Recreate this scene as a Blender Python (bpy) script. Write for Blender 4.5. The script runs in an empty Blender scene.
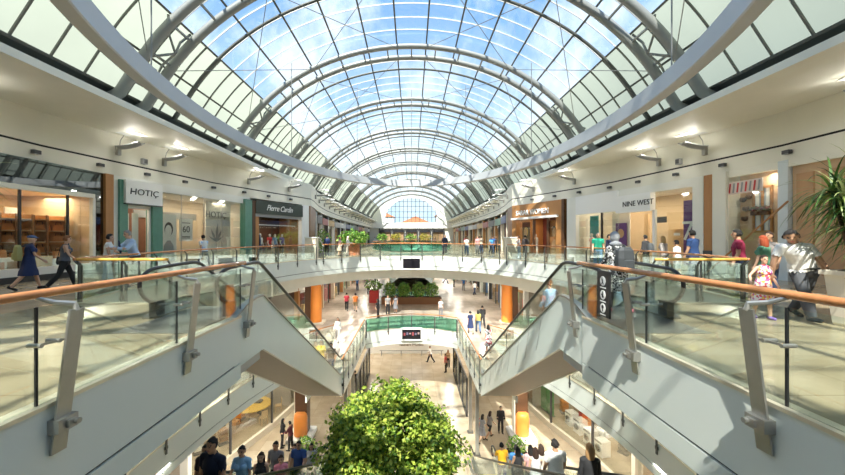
import bpy, math, random
import numpy as np
from mathutils import Vector, Matrix
from mathutils.geometry import tessellate_polygon
random.seed(7)
RNG = np.random.default_rng(7)
SC = bpy.context.scene
COL = SC.collection
PI = math.pi
CX, F, HY = 411.5, 355.0, 237.5      # principal column, focal length, horizon in the 845 px frame
EYE = 1.6
ZM, ZG = -5.5, -11.0                 # middle and ground floor heights
ORD = ['first', 'second', 'third', 'fourth', 'fifth', 'sixth', 'seventh', 'eighth', 'ninth', 'tenth', 'eleventh', 'twelfth',
       'thirteenth', 'fourteenth', 'fifteenth', 'sixteenth']

# ---------------------------------------------------------------- materials
def nodes(m):
    m.use_nodes = True
    return m.node_tree.nodes, m.node_tree.links

_mats = {}
def mat(name, col, rough=.5, metal=0., spec=.5, var=0., scale=3., bump=0., emit=None, es=0.):
    if name in _mats: return _mats[name]
    m = bpy.data.materials.new(name); N, L = nodes(m)
    b = N['Principled BSDF']
    c = (*col, 1)
    b.inputs['Base Color'].default_value = c
    b.inputs['Roughness'].default_value = rough
    b.inputs['Metallic'].default_value = metal
    b.inputs['Specular IOR Level'].default_value = spec
    if var or bump:
        g = N.new('ShaderNodeNewGeometry'); t = N.new('ShaderNodeTexNoise')
        t.inputs['Scale'].default_value = scale; t.inputs['Detail'].default_value = 4
        L.new(g.outputs['Position'], t.inputs['Vector'])
        if var:
            mx = N.new('ShaderNodeMix'); mx.data_type = 'RGBA'
            mx.inputs[6].default_value = (*[max(0, v*(1-var)) for v in col], 1)
            mx.inputs[7].default_value = (*[min(1, v*(1+var)) for v in col], 1)
            L.new(t.outputs['Fac'], mx.inputs[0]); L.new(mx.outputs[2], b.inputs['Base Color'])
        if bump:
            bp = N.new('ShaderNodeBump'); bp.inputs['Strength'].default_value = bump
            L.new(t.outputs['Fac'], bp.inputs['Height']); L.new(bp.outputs['Normal'], b.inputs['Normal'])
    if emit:
        b.inputs['Emission Color'].default_value = (*emit, 1); b.inputs['Emission Strength'].default_value = es
    _mats[name] = m
    return m

def glass_mat(name, tint, gloss=.08, rough=.02, fr=.45):
    m = bpy.data.materials.new(name); N, L = nodes(m)
    N.remove(N['Principled BSDF'])
    t = N.new('ShaderNodeBsdfTransparent'); t.inputs[0].default_value = (*tint, 1)
    g = N.new('ShaderNodeBsdfGlossy'); g.inputs['Roughness'].default_value = rough; g.inputs[0].default_value = (1, 1, 1, 1)
    lw = N.new('ShaderNodeLayerWeight'); lw.inputs[0].default_value = .25
    mm = N.new('ShaderNodeMath'); mm.operation = 'MULTIPLY_ADD'; mm.inputs[1].default_value = fr; mm.inputs[2].default_value = gloss
    L.new(lw.outputs['Fresnel'], mm.inputs[0])
    x = N.new('ShaderNodeMixShader'); L.new(mm.outputs[0], x.inputs[0]); L.new(t.outputs[0], x.inputs[1]); L.new(g.outputs[0], x.inputs[2])
    L.new(x.outputs[0], N['Material Output'].inputs[0])
    return m

def frosted_mat(name, col, thru):
    m = bpy.data.materials.new(name); N, L = nodes(m)
    N.remove(N['Principled BSDF'])
    t = N.new('ShaderNodeBsdfTransparent'); t.inputs[0].default_value = (*col, 1)
    d = N.new('ShaderNodeBsdfTranslucent'); 
    g = N.new('ShaderNodeNewGeometry'); n = N.new('ShaderNodeTexNoise'); n.inputs['Scale'].default_value = .5; n.inputs['Detail'].default_value = 5
    L.new(g.outputs['Position'], n.inputs['Vector'])
    mx = N.new('ShaderNodeMix'); mx.data_type = 'RGBA'
    mx.inputs[6].default_value = (*[c*.86 for c in col], 1); mx.inputs[7].default_value = (*[min(1, c*1.05) for c in col], 1)
    L.new(n.outputs['Fac'], mx.inputs[0]); L.new(mx.outputs[2], d.inputs[0])
    x = N.new('ShaderNodeMixShader'); x.inputs[0].default_value = 1-thru
    L.new(t.outputs[0], x.inputs[1]); L.new(d.outputs[0], x.inputs[2])
    L.new(x.outputs[0], N['Material Output'].inputs[0])
    return m

def tile_mat(name, c1, c2, grout, size, rough=.25, mortar=.006, var=.5, stripe=None):
    m = bpy.data.materials.new(name); N, L = nodes(m); b = N['Principled BSDF']
    g = N.new('ShaderNodeNewGeometry')
    br = N.new('ShaderNodeTexBrick'); br.offset = 0; br.inputs['Scale'].default_value = 1
    br.inputs['Brick Width'].default_value = size; br.inputs['Row Height'].default_value = size
    br.inputs['Mortar Size'].default_value = mortar
    br.inputs['Color1'].default_value = (*c1, 1); br.inputs['Color2'].default_value = (*c2, 1); br.inputs['Mortar'].default_value = (*grout, 1)
    L.new(g.outputs['Position'], br.inputs['Vector'])
    n = N.new('ShaderNodeTexNoise'); n.inputs['Scale'].default_value = 1.3; n.inputs['Detail'].default_value = 6
    L.new(g.outputs['Position'], n.inputs['Vector'])
    mx = N.new('ShaderNodeMix'); mx.data_type = 'RGBA'; mx.blend_type = 'MULTIPLY'
    mx.inputs[0].default_value = var
    L.new(br.outputs['Color'], mx.inputs[6]); L.new(n.outputs['Color'], mx.inputs[7])
    rp = N.new('ShaderNodeValToRGB'); rp.color_ramp.elements[0].color = (.62, .6, .56, 1); rp.color_ramp.elements[1].color = (1, 1, 1, 1)
    rp.color_ramp.elements[0].position = .3; rp.color_ramp.elements[1].position = .65
    L.new(n.outputs['Fac'], rp.inputs[0]); L.new(rp.outputs[0], mx.inputs[7])
    L.new(mx.outputs[2], b.inputs['Base Color'])
    b.inputs['Roughness'].default_value = rough
    return m

def wood_mat(name, c1, c2, rough=.35, scale=(6, 6, .6)):
    m = bpy.data.materials.new(name); N, L = nodes(m); b = N['Principled BSDF']
    g = N.new('ShaderNodeTexCoord'); mp = N.new('ShaderNodeMapping'); mp.inputs['Scale'].default_value = scale
    n = N.new('ShaderNodeTexNoise'); n.inputs['Scale'].default_value = 3; n.inputs['Detail'].default_value = 6
    L.new(g.outputs['Object'], mp.inputs[0]); L.new(mp.outputs[0], n.inputs['Vector'])
    mx = N.new('ShaderNodeMix'); mx.data_type = 'RGBA'
    mx.inputs[6].default_value = (*c1, 1); mx.inputs[7].default_value = (*c2, 1)
    L.new(n.outputs['Fac'], mx.inputs[0]); L.new(mx.outputs[2], b.inputs['Base Color'])
    b.inputs['Roughness'].default_value = rough
    return m

def island_mat(name, cols, rough=.6, trans=0.):
    """each leaf (or other loose piece of one mesh) takes its own colour"""
    m = bpy.data.materials.new(name); N, L = nodes(m); b = N['Principled BSDF']
    g = N.new('ShaderNodeNewGeometry'); r = N.new('ShaderNodeValToRGB')
    e = r.color_ramp.elements
    while len(e) < len(cols): e.new(.5)
    for i, c in enumerate(cols): e[i].position = i/(len(cols)-1); e[i].color = (*c, 1)
    L.new(g.outputs['Random Per Island'], r.inputs[0]); L.new(r.outputs[0], b.inputs['Base Color'])
    b.inputs['Roughness'].default_value = rough
    if trans:
        t = N.new('ShaderNodeBsdfTranslucent'); L.new(r.outputs[0], t.inputs[0])
        x = N.new('ShaderNodeMixShader'); x.inputs[0].default_value = trans
        L.new(b.outputs[0], x.inputs[1]); L.new(t.outputs[0], x.inputs[2]); L.new(x.outputs[0], N['Material Output'].inputs[0])
    return m

# ---------------------------------------------------------------- mesh builder
class MB:
    def __init__(s): s.v = []; s.f = []; s.m = []; s.mi = 0
    def add(s, vs, fs):
        o = len(s.v); s.v += [tuple(v) for v in vs]
        s.f += [tuple(i+o for i in f) for f in fs]; s.m += [s.mi]*len(fs); return s
    def slot(s, i): s.mi = i; return s
    def box(s, x0, x1, y0, y1, z0, z1):
        vs = [(x, y, z) for z in (z0, z1) for y in (y0, y1) for x in (x0, x1)]
        return s.add(vs, [(0, 2, 3, 1), (4, 5, 7, 6), (0, 1, 5, 4), (2, 6, 7, 3), (0, 4, 6, 2), (1, 3, 7, 5)])
    def bbox(s, x0, x1, y0, y1, z0, z1, b=.02):
        """box with chamfered vertical and top edges"""
        p = [(x0+b, y0), (x1-b, y0), (x1, y0+b), (x1, y1-b), (x1-b, y1), (x0+b, y1), (x0, y1-b), (x0, y0+b)]
        cx, cy = (x0+x1)/2, (y0+y1)/2
        q = [(px+(b if px < cx else -b), py+(b if py < cy else -b)) for px, py in p]
        vs = [(*a, z0) for a in p]+[(*a, z1-b) for a in p]+[(*a, z1) for a in q]
        fs = [tuple(range(7, -1, -1)), tuple(range(16, 24))]
        for k in (0, 8):
            for i in range(8): j = (i+1) % 8; fs.append((k+i, k+j, k+8+j, k+8+i))
        return s.add(vs, fs)
    def bar(s, a, b, w, h, up=(0, 0, 1)):
        """rectangular bar from a to b, w across, h along up"""
        a, b = Vector(a), Vector(b); d = (b-a).normalized(); u = Vector(up)
        r = d.cross(u)
        if r.length < 1e-4: r = d.cross(Vector((1, 0, 0)))
        r.normalize(); u = r.cross(d)
        vs = []
        for p in (a, b):
            for sx, sy in ((-1, -1), (1, -1), (1, 1), (-1, 1)): vs.append(p+r*(sx*w/2)+u*(sy*h/2))
        return s.add(vs, [(0, 1, 2, 3), (7, 6, 5, 4), (0, 4, 5, 1), (1, 5, 6, 2), (2, 6, 7, 3), (3, 7, 4, 0)])
    def tube(s, pts, r, n=8, closed=False, cap=True):
        pts = [Vector(p) for p in pts]; m = len(pts)
        rs = r if isinstance(r, (list, tuple)) else [r]*m
        vs = []; fs = []; prev = None
        for i, p in enumerate(pts):
            if closed: t = pts[(i+1) % m]-pts[i-1]
            else: t = pts[min(i+1, m-1)]-pts[max(i-1, 0)]
            t.normalize()
            if prev is None:
                prev = t.cross(Vector((0, 0, 1)))
                if prev.length < 1e-3: prev = t.cross(Vector((0, 1, 0)))
            u = (prev-t*prev.dot(t)).normalized(); prev = u; w = t.cross(u)
            for k in range(n):
                a = 2*PI*k/n; vs.append(p+u*(math.cos(a)*rs[i])+w*(math.sin(a)*rs[i]))
        for i in range(m if closed else m-1):
            j = (i+1) % m
            for k in range(n): l = (k+1) % n; fs.append((i*n+k, i*n+l, j*n+l, j*n+k))
        if cap and not closed: fs += [tuple(range(n-1, -1, -1)), tuple(range((m-1)*n, m*n))]
        return s.add(vs, fs)
    def loft(s, rings, closed=False, cap=True):
        n = len(rings[0]); m = len(rings); vs = [p for r in rings for p in r]; fs = []
        for i in range(m if closed else m-1):
            j = (i+1) % m
            for k in range(n): l = (k+1) % n; fs.append((i*n+k, i*n+l, j*n+l, j*n+k))
        if cap and not closed: fs += [tuple(range(n-1, -1, -1)), tuple(range((m-1)*n, m*n))]
        return s.add(vs, fs)
    def ell(s, c, r, n=10, m=7, rot=None):
        c = Vector(c); rings = []
        for i in range(m+1):
            t = -PI/2+PI*i/m; z = math.sin(t); q = max(math.cos(t), .02)
            ring = []
            for k in range(n):
                a = 2*PI*k/n; p = Vector((math.cos(a)*q*r[0], math.sin(a)*q*r[1], z*r[2]))
                if rot: p = rot @ p
                ring.append(c+p)
            rings.append(ring)
        return s.loft(rings)
    def lathe(s, prof, c=(0, 0, 0), n=16):
        return s.loft([[(c[0]+r*math.cos(2*PI*k/n), c[1]+r*math.sin(2*PI*k/n), c[2]+z) for k in range(n)] for r, z in prof])
    def prism(s, poly, axis, a, b):
        """polygon (list of 2D) extruded along axis 'x' (poly=(y,z)), 'y' (poly=(x,z)) or 'z' (poly=(x,y)) from a to b"""
        def P(p, t): return (t, p[0], p[1]) if axis == 'x' else (p[0], t, p[1]) if axis == 'y' else (p[0], p[1], t)
        n = len(poly); tri = tessellate_polygon([[Vector((p[0], p[1], 0)) for p in poly]])
        vs = [P(p, a) for p in poly]+[P(p, b) for p in poly]
        fs = [tuple(t) for t in tri]+[tuple(i+n for i in reversed(t)) for t in tri]
        for i in range(n): j = (i+1) % n; fs.append((i, j, j+n, i+n))
        return s.add(vs, fs)
    def quad(s, a, b, c, d): return s.add([a, b, c, d], [(0, 1, 2, 3)])
    def build(s, name, ms, parent=None, smooth=False, loc=None, fix=True):
        me = bpy.data.meshes.new(name); me.from_pydata(s.v, [], s.f)
        if not isinstance(ms, (list, tuple)): ms = [ms]
        for m in ms: me.materials.append(m)
        if any(s.m): me.polygons.foreach_set('material_index', s.m)
        me.validate(); 
        if fix:
            import bmesh
            bm = bmesh.new(); bm.from_mesh(me); bmesh.ops.recalc_face_normals(bm, faces=bm.faces); bm.to_mesh(me); bm.free()
        if smooth: me.polygons.foreach_set('use_smooth', [True]*len(me.polygons))
        o = bpy.data.objects.new(name, me); COL.objects.link(o)
        if parent: o.parent = parent
        if loc: o.location = loc
        return o

def tag(o, label=None, cat=None, group=None, kind=None):
    if label: o['label'] = label
    if cat: o['category'] = cat
    if group: o['group'] = group
    if kind: o['kind'] = kind
    return o
def empty(name, loc=(0, 0, 0), rz=0., label=None, cat=None, group=None, kind=None):
    o = bpy.data.objects.new(name, None); COL.objects.link(o); o.location = loc; o.rotation_euler = (0, 0, rz); o.empty_display_size = .1
    return tag(o, label, cat, group, kind)
_kids = {}
def kids(o): return [c for c in bpy.data.objects if c.parent == o]
def copy_tree(src, loc=None, rz=None, label=None, group=None, scale=None, _k=None):
    ks = _kids.setdefault(src.name, None)
    if ks is None: ks = _kids[src.name] = [(c, kids(c)) for c in kids(src)]
    r = src.copy(); COL.objects.link(r)
    if loc is not None: r.location = loc
    if rz is not None: r.rotation_euler = (0, 0, rz)
    if scale is not None: r.scale = scale if isinstance(scale, (tuple, list)) else (scale,)*3
    if label: r['label'] = label
    if group: r['group'] = group
    for c, gs in ks:
        d = c.copy(); COL.objects.link(d); d.parent = r
        for g in gs: e = g.copy(); COL.objects.link(e); e.parent = d
    return r
def struct(o): o['kind'] = 'structure'; return o

_txt = {}
def text_mesh(body, size, depth=.01, shear=0., align='CENTER', space=1.):
    key = (body, size, depth, shear, align, space)
    if key in _txt: return _txt[key]
    cu = bpy.data.curves.new('txt', 'FONT'); cu.body = body; cu.size = size; cu.extrude = depth; cu.shear = shear; cu.align_x = align; cu.align_y = 'CENTER'
    cu.space_character = space; cu.resolution_u = 3
    o = bpy.data.objects.new('txt', cu); COL.objects.link(o)
    dg = bpy.context.evaluated_depsgraph_get(); me = bpy.data.meshes.new_from_object(o.evaluated_get(dg))
    bpy.data.objects.remove(o); bpy.data.curves.remove(cu)
    _txt[key] = me
    return me
def text(name, body, size, m, parent, loc, rot=(PI/2, 0, 0), depth=.01, shear=0., align='CENTER', space=1., sx=1., bold=0):
    me = text_mesh(body, size, depth, shear, align, space).copy(); me.materials.clear(); me.materials.append(m)
    o = bpy.data.objects.new(name, me); COL.objects.link(o); o.parent = parent; o.location = loc; o.rotation_euler = rot; o.scale = (sx, 1, 1)
    return o
def area(name, loc, size, power, col=(1, 1, 1), rot=(0, 0, 0), sy=None):
    l = bpy.data.lights.new(name, 'AREA'); l.energy = power; l.color = col; l.size = size
    if sy: l.shape = 'RECTANGLE'; l.size_y = sy
    o = bpy.data.objects.new(name, l); COL.objects.link(o); o.location = loc; o.rotation_euler = rot
    return o

# ---------------------------------------------------------------- palette
M = dict(
    white=mat('white_plaster', (.80, .80, .74), .6, var=.04, scale=1.5),
    cream=mat('cream_plaster', (.79, .77, .67), .6, var=.05, scale=1.2),
    fascia=mat('fascia_white', (.70, .74, .69), .35, var=.03, scale=.8),
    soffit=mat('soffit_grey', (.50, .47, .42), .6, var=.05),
    clad=mat('escalator_cladding', (.68, .74, .69), .3, var=.05, scale=1.),
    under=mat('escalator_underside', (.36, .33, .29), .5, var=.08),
    groove=mat('groove_black', (.012, .012, .012), .7),
    steel=mat('brushed_steel', (.42, .41, .38), .38, .85, var=.12, scale=8),
    dsteel=mat('dark_steel', (.10, .105, .10), .4, .6),
    rib=mat('rib_grey', (.27, .28, .27), .45, .2),
    purl=mat('purlin_grey', (.10, .105, .095), .45, .2),
    bar=mat('glazing_bar', (.13, .135, .12), .4, .1), litbar=mat('lit_glazing_bar', (.52, .53, .52), .4),  # same bars twice: backlit dark and sunlit pale put into the colour
    ring=mat('ring_paint', (.50, .52, .54), .42, .1, var=.04, scale=.7),
    gutter=mat('gutter_grey', (.085, .095, .09), .5),
    cable=mat('cable', (.25, .25, .24), .4, .6),
    rubber=mat('rubber_black', (.015, .016, .017), .35),
    brass=mat('edge_metal', (.72, .66, .52), .3, .6, var=.1, scale=5),
    black=mat('black', (.02, .02, .022), .4),
    dark=mat('dark_grey', (.06, .06, .062), .5),
    grey=mat('mid_grey', (.30, .31, .31), .5),
    lwhite=mat('enamel_white', (.85, .85, .83), .3),
    green=mat('pilaster_green', (.10, .27, .20), .3, var=.15, scale=4),
    orange=mat('column_orange', (.80, .27, .05), .35, var=.08, scale=2),
    brown=mat('dark_brown', (.10, .045, .02), .45, var=.2, scale=3),
    red=mat('red', (.55, .04, .035), .5),
    screen=mat('screen_black', (.015, .014, .018), .15),
    soil=mat('soil', (.06, .04, .025), .9, var=.3, scale=20),
    terracotta=mat('terracotta', (.62, .20, .08), .6, var=.1),
    stone=mat('pale_stone', (.70, .64, .52), .5, var=.1, scale=3),
)
M['rail'] = wood_mat('handrail_wood', (.40, .15, .05), (.62, .27, .10), .25, (4, 4, 1))
M['wood'] = wood_mat('wood_panel', (.36, .16, .05), (.50, .24, .08), .4)
M['dwood'] = wood_mat('dark_wood', (.16, .07, .03), (.24, .11, .045), .4)
M['lwood'] = wood_mat('light_wood', (.55, .38, .20), (.70, .50, .28), .5)
M['yrail'] = wood_mat('golden_handrail', (.66, .34, .06), (.78, .46, .11), .25, (4, 4, 1))
M['glass'] = glass_mat('balustrade_glass', (.91, .96, .93), .045)
M['sglass'] = glass_mat('shop_glass', (.93, .95, .93), .045, fr=.18)
M['dglass'] = glass_mat('dark_shop_glass', (.30, .36, .34), .16)
M['ggreen'] = glass_mat('green_edge_glass', (.50, .80, .70), .05)
M['vglass'] = glass_mat('roof_glass', (.90, .95, .98), .015, fr=.08)
M['frost'] = frosted_mat('frosted_roof_glass', (.35, .375, .30), .10)
M['floorU'] = tile_mat('floor_tiles_cream', (.38, .31, .20), (.46, .38, .26), (.22, .17, .10), 1.2, .2, var=.7)
M['floorM'] = tile_mat('floor_tiles_taupe', (.44, .37, .30), (.52, .44, .36), (.28, .22, .17), .9, .25, var=.5)
M['floorG'] = tile_mat('floor_tiles_sand', (.42, .34, .235), (.50, .42, .31), (.24, .18, .12), 1.0, .22, var=.5)
EXPO, SKY, SUN, UPW, SHL = 0.92, 1.0, 6.0, 34, .24
# ---------------------------------------------------------------- camera, sky, sun
cam = bpy.data.cameras.new('camera'); cam.sensor_width = 36; cam.lens = F/845*36; cam.shift_x = (422.5-CX)/845; cam.clip_end = 600
co = bpy.data.objects.new('camera', cam); COL.objects.link(co); co.location = (0, 0, EYE); co.rotation_euler = (PI/2, 0, 0); SC.camera = co
SC.view_settings.view_transform = 'Standard'; SC.view_settings.look = 'None'; SC.view_settings.gamma = 1; SC.view_settings.exposure = EXPO
SC.cycles.transparent_max_bounces = 32
SC.cycles.max_bounces = 10; SC.cycles.diffuse_bounces = 5
w = bpy.data.worlds.new('sky'); SC.world = w; w.use_nodes = True; N, L = w.node_tree.nodes, w.node_tree.links
bg = N['Background']; tc = N.new('ShaderNodeTexCoord'); mp = N.new('ShaderNodeMapping'); mp.inputs['Scale'].default_value = (3.2, 1.6, 2.2); mp.inputs['Location'].default_value = (.4, .2, .1)
nz = N.new('ShaderNodeTexNoise'); nz.inputs['Scale'].default_value = 2.2; nz.inputs['Detail'].default_value = 7; nz.inputs['Roughness'].default_value = .58
rp = N.new('ShaderNodeValToRGB'); rp.color_ramp.elements[0].position = .44; rp.color_ramp.elements[1].position = .76
sx = N.new('ShaderNodeSeparateXYZ'); hz = N.new('ShaderNodeValToRGB')
hz.color_ramp.elements[0].position = 0.12; hz.color_ramp.elements[0].color = (.52, .66, .77, 1); hz.color_ramp.elements[1].position = .62; hz.color_ramp.elements[1].color = (.10, .27, .55, 1)
mx = N.new('ShaderNodeMix'); mx.data_type = 'RGBA'; mx.inputs[7].default_value = (.82, .86, .90, 1)
L.new(tc.outputs['Generated'], mp.inputs[0]); L.new(mp.outputs[0], nz.inputs['Vector']); L.new(nz.outputs['Fac'], rp.inputs[0])
L.new(tc.outputs['Generated'], sx.inputs[0]); L.new(sx.outputs['Z'], hz.inputs[0]); L.new(hz.outputs[0], mx.inputs[6]); L.new(rp.outputs[0], mx.inputs[0])
L.new(mx.outputs[2], bg.inputs[0]); bg.inputs[1].default_value = SKY
sl = bpy.data.lights.new('sun', 'SUN'); sl.energy = SUN; sl.angle = .01; sl.color = (1, .94, .82)
so = bpy.data.objects.new('sun', sl); COL.objects.link(so)
so.rotation_euler = Vector((.16, .62, -.78)).to_track_quat('-Z', 'Y').to_euler()

# ---------------------------------------------------------------- plan helpers
def ell_arc(c, a, b, t0, t1, n): return [(c[0]+a*math.cos(math.radians(t0+(t1-t0)*i/n)), c[1]+b*math.sin(math.radians(t0+(t1-t0)*i/n))) for i in range(n+1)]
def sweep(mb, path, prof, closed=False):
    """profile of (offset to the right of the path, z) swept along a plan path"""
    n = len(path); P = [Vector(p) for p in path]; rings = []
    for i in range(n):
        if closed: a, b = P[i]-P[i-1], P[(i+1) % n]-P[i]
        else: a = P[i]-P[i-1] if i else P[1]-P[0]; b = P[i+1]-P[i] if i < n-1 else P[i]-P[i-1]
        a, b = a.normalized(), b.normalized()
        na, nb = Vector((a.y, -a.x)), Vector((b.y, -b.x)); m = na+nb
        m = m/max(m.length_squared/2, .3) if m.length > 1e-6 else na
        rings.append([(P[i].x+m.x*o, P[i].y+m.y*o, z) for o, z in prof])
    return mb.loft(rings, closed)
def slab(name, outer, holes, zt, zb, ms):
    loops = [outer]+holes; vs2 = [p for l in loops for p in l]
    tri = tessellate_polygon([[Vector((p[0], p[1], 0)) for p in l] for l in loops])
    n = len(vs2); mb = MB()
    vs = [(*p, zt) for p in vs2]+[(*p, zb) for p in vs2]
    mb.slot(0).add(vs, [tuple(t) for t in tri])
    o = 0; side = []
    for l in loops:
        k = len(l)
        for i in range(k): j = (i+1) % k; side.append((o+i, o+j, o+j+n, o+i+n))
        o += k
    base = len(mb.v)-len(vs)
    mb.f += [tuple(i+n for i in reversed(t)) for t in tri]+side; mb.m += [1]*(len(tri)+len(side))
    return struct(mb.build(name, ms))
def mirror(pts): return [(-x, y) for x, y in reversed(pts)]

OUT = [(-18, -8), (18, -8), (18, 105), (-18, 105)]
CU, AU, BU = (0, 16), 9.3, 15.5
tU = math.degrees(math.asin((8.6-16)/BU))
arcU = ell_arc(CU, AU, BU, tU, 180-tU, 72)
holeU = [(-3.5, .6), (3.5, .6), (3.5, 8.2), (5.2, 8.2), (5.2, 8.6)]+arcU+[(-5.2, 8.6), (-5.2, 8.2), (-3.5, 8.2)]
holeU2 = ell_arc((0, 58), 6, 20, 0, 354, 59)
slab('floor_upper', OUT, [holeU, holeU2], 0, -1.2, [M['floorU'], M['soffit']])
slab('ceiling_middle', OUT, [ell_arc((0, 15.2), 10.4, 17.4, 0, 354, 59), ell_arc((0, 58), 7, 21, 0, 354, 59)], -1.21, -2.1, [M['soffit'], M['white']])
CM, AM, BM = (0, 12), 8.6, 16.0
def tM(x): return math.degrees(math.acos(x/AM))
tm0 = math.degrees(math.asin(-13/BM))
armR1 = ell_arc(CM, AM, BM, tm0, tM(5.3), 30)
armR2 = ell_arc(CM, AM, BM, tM(3.45), 90, 12)
halfM = armR1+[(5.3, 17.9), (3.45, 17.9)]+armR2
holeM = halfM+mirror(halfM)[1:]
holeM2 = ell_arc((0, 60), 3.6, 20, 0, 354, 59)
slab('floor_middle', OUT, [holeM, holeM2], ZM, ZM-.78, [M['floorM'], M['white']])
slab('floor_ground', OUT, [], ZG, ZG-.3, [M['floorG'], M['soffit']])

ntrim = [0]
def trim(mb, m):
    ntrim[0] += 1
    return struct(mb.build('trim_%d' % ntrim[0], m))
def fascia(path, z, h1, h2, off=.06):
    a = MB(); sweep(a, path, [(-.02, z), (off, z), (off, z-h1), (-.02, z-h1)]); sweep(a, path, [(-.02, z-h1-.035), (off, z-h1-.035), (off, z-h1-h2), (-.02, z-h1-h2)])
    trim(a, M['fascia'])
    g = MB(); sweep(g, path, [(-.015, z-h1+.005), (off-.03, z-h1+.005), (off-.03, z-h1-.04), (-.015, z-h1-.04)]); trim(g, M['groove'])
    e = MB(); sweep(e, path, [(-.10, z-.01), (off+.02, z-.01), (off+.02, z+.03), (-.10, z+.03)]); trim(e, M['brass'])
# the void lies to the right of these paths when walked this way
fascia([(-3.5, .6), (-3.5, 7.15)], 0, .9, .34)
fascia([(3.5, 7.15), (3.5, .6)], 0, .9, .34)
fascia([(-5.25, 8.6)]+list(reversed(arcU))+[(5.25, 8.6)], 0, .9, .34)
fascia(list(reversed(holeU2))+[holeU2[-1]], 0, .6, .6)
bridgeM = list(reversed(mirror(armR2)))+list(reversed(armR2))[1:]
fascia(bridgeM, ZM, .9, .34)
fascia([(-3.45, 17.9)]+[(-3.45, y) for y in (20, 23, 26.2)], ZM, .45, .32)
fascia([(3.45, y) for y in (26.2, 23, 20)]+[(3.45, 17.9)], ZM, .45, .32)
fascia([(-x, y) for x, y in armR1]+[(-5.3, 17.9)], ZM, .9, .34)
fascia([(5.3, 17.9)]+list(reversed(armR1)), ZM, .9, .34)
fascia(list(reversed(holeM2))+[holeM2[-1]], ZM, .9, .34)

# ---------------------------------------------------------------- outer walls, roof over the shops
mb = MB().box(-18.3, -18, -8, 105, ZG, 6.7); struct(mb.build('wall_outer_left', M['cream']))
mb = MB().box(18, 18.3, -8, 105, ZG, 6.7); struct(mb.build('wall_outer_right', M['cream']))
VA, VB, VC = 12.5, 10.2, 4.0
TH = math.radians(70.4); TK = math.radians(62)
def vault(t, off=0.):
    k = max(-TK, min(TK, t)); d = t-k                  # elliptical crown, straight flanks
    return ((VA-off)*(math.sin(k)+math.cos(k)*d), VC+(VB-off)*(math.cos(k)-math.sin(k)*d))
arch = [vault(-TH+2*TH*i/40) for i in range(41)]
gable = [(-18, ZG), (18, ZG), (18, 6.6), (12.4, 7.1)]+list(reversed(arch))+[(-12.4, 7.0), (-18, 6.6)]
LW, LZ, LH = 8.0, 6.0, 7.3
lun = [(LW*math.cos(PI*i/24), LZ+LH*math.sin(PI*i/24)) for i in range(25)]
def gable_wall(name, y0, y1, hole, m):
    loops = [gable]+([hole] if hole else []); flat = [p for l in loops for p in l]
    tri = tessellate_polygon([[Vector((p[0], p[1], 0)) for p in l] for l in loops]); n = len(flat)
    mb = MB(); fs = [tuple(t) for t in tri]+[tuple(i+n for i in reversed(t)) for t in tri]; o = 0
    for l in loops:
        for i in range(len(l)): j = (i+1) % len(l); fs.append((o+i, o+j, o+j+n, o+i+n))
        o += len(l)
    mb.add([(p[0], y0, p[1]) for p in flat]+[(p[0], y1, p[1]) for p in flat], fs)
    return struct(mb.build(name, m))
gable_wall('wall_far', 105, 105.3, lun, M['white'])
gable_wall('wall_near', -8.3, -8, None, M['white'])
wn = struct(MB().prism(lun, 'y', 105.12, 105.15).build('window_1', M['vglass']))
mb = MB()
for x in np.arange(-7.2, 7.3, 1.2):
    zt = LZ+LH*math.sqrt(max(0, 1-(x/LW)**2)); mb.box(x-.07, x+.07, 105.0, 105.2, LZ, zt)
for z in (7.6, 9.2, 10.8, 12.2):
    xw = LW*math.sqrt(1-((z-LZ)/LH)**2); mb.box(-xw, xw, 105.0, 105.2, z-.06, z+.06)
mb.build('window_frame', M['purl'], wn)
ar = MB(); ar.loft([[(LW*r*math.cos(PI*i/24), y, LZ+(LH+(r-1)*LW)*math.sin(PI*i/24)) for r, y in ((1, 104.9), (1.05, 104.9), (1.05, 105.05), (1, 105.05))] for i in range(25)])
ar.build('window_surround', M['lwhite'], wn)

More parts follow.
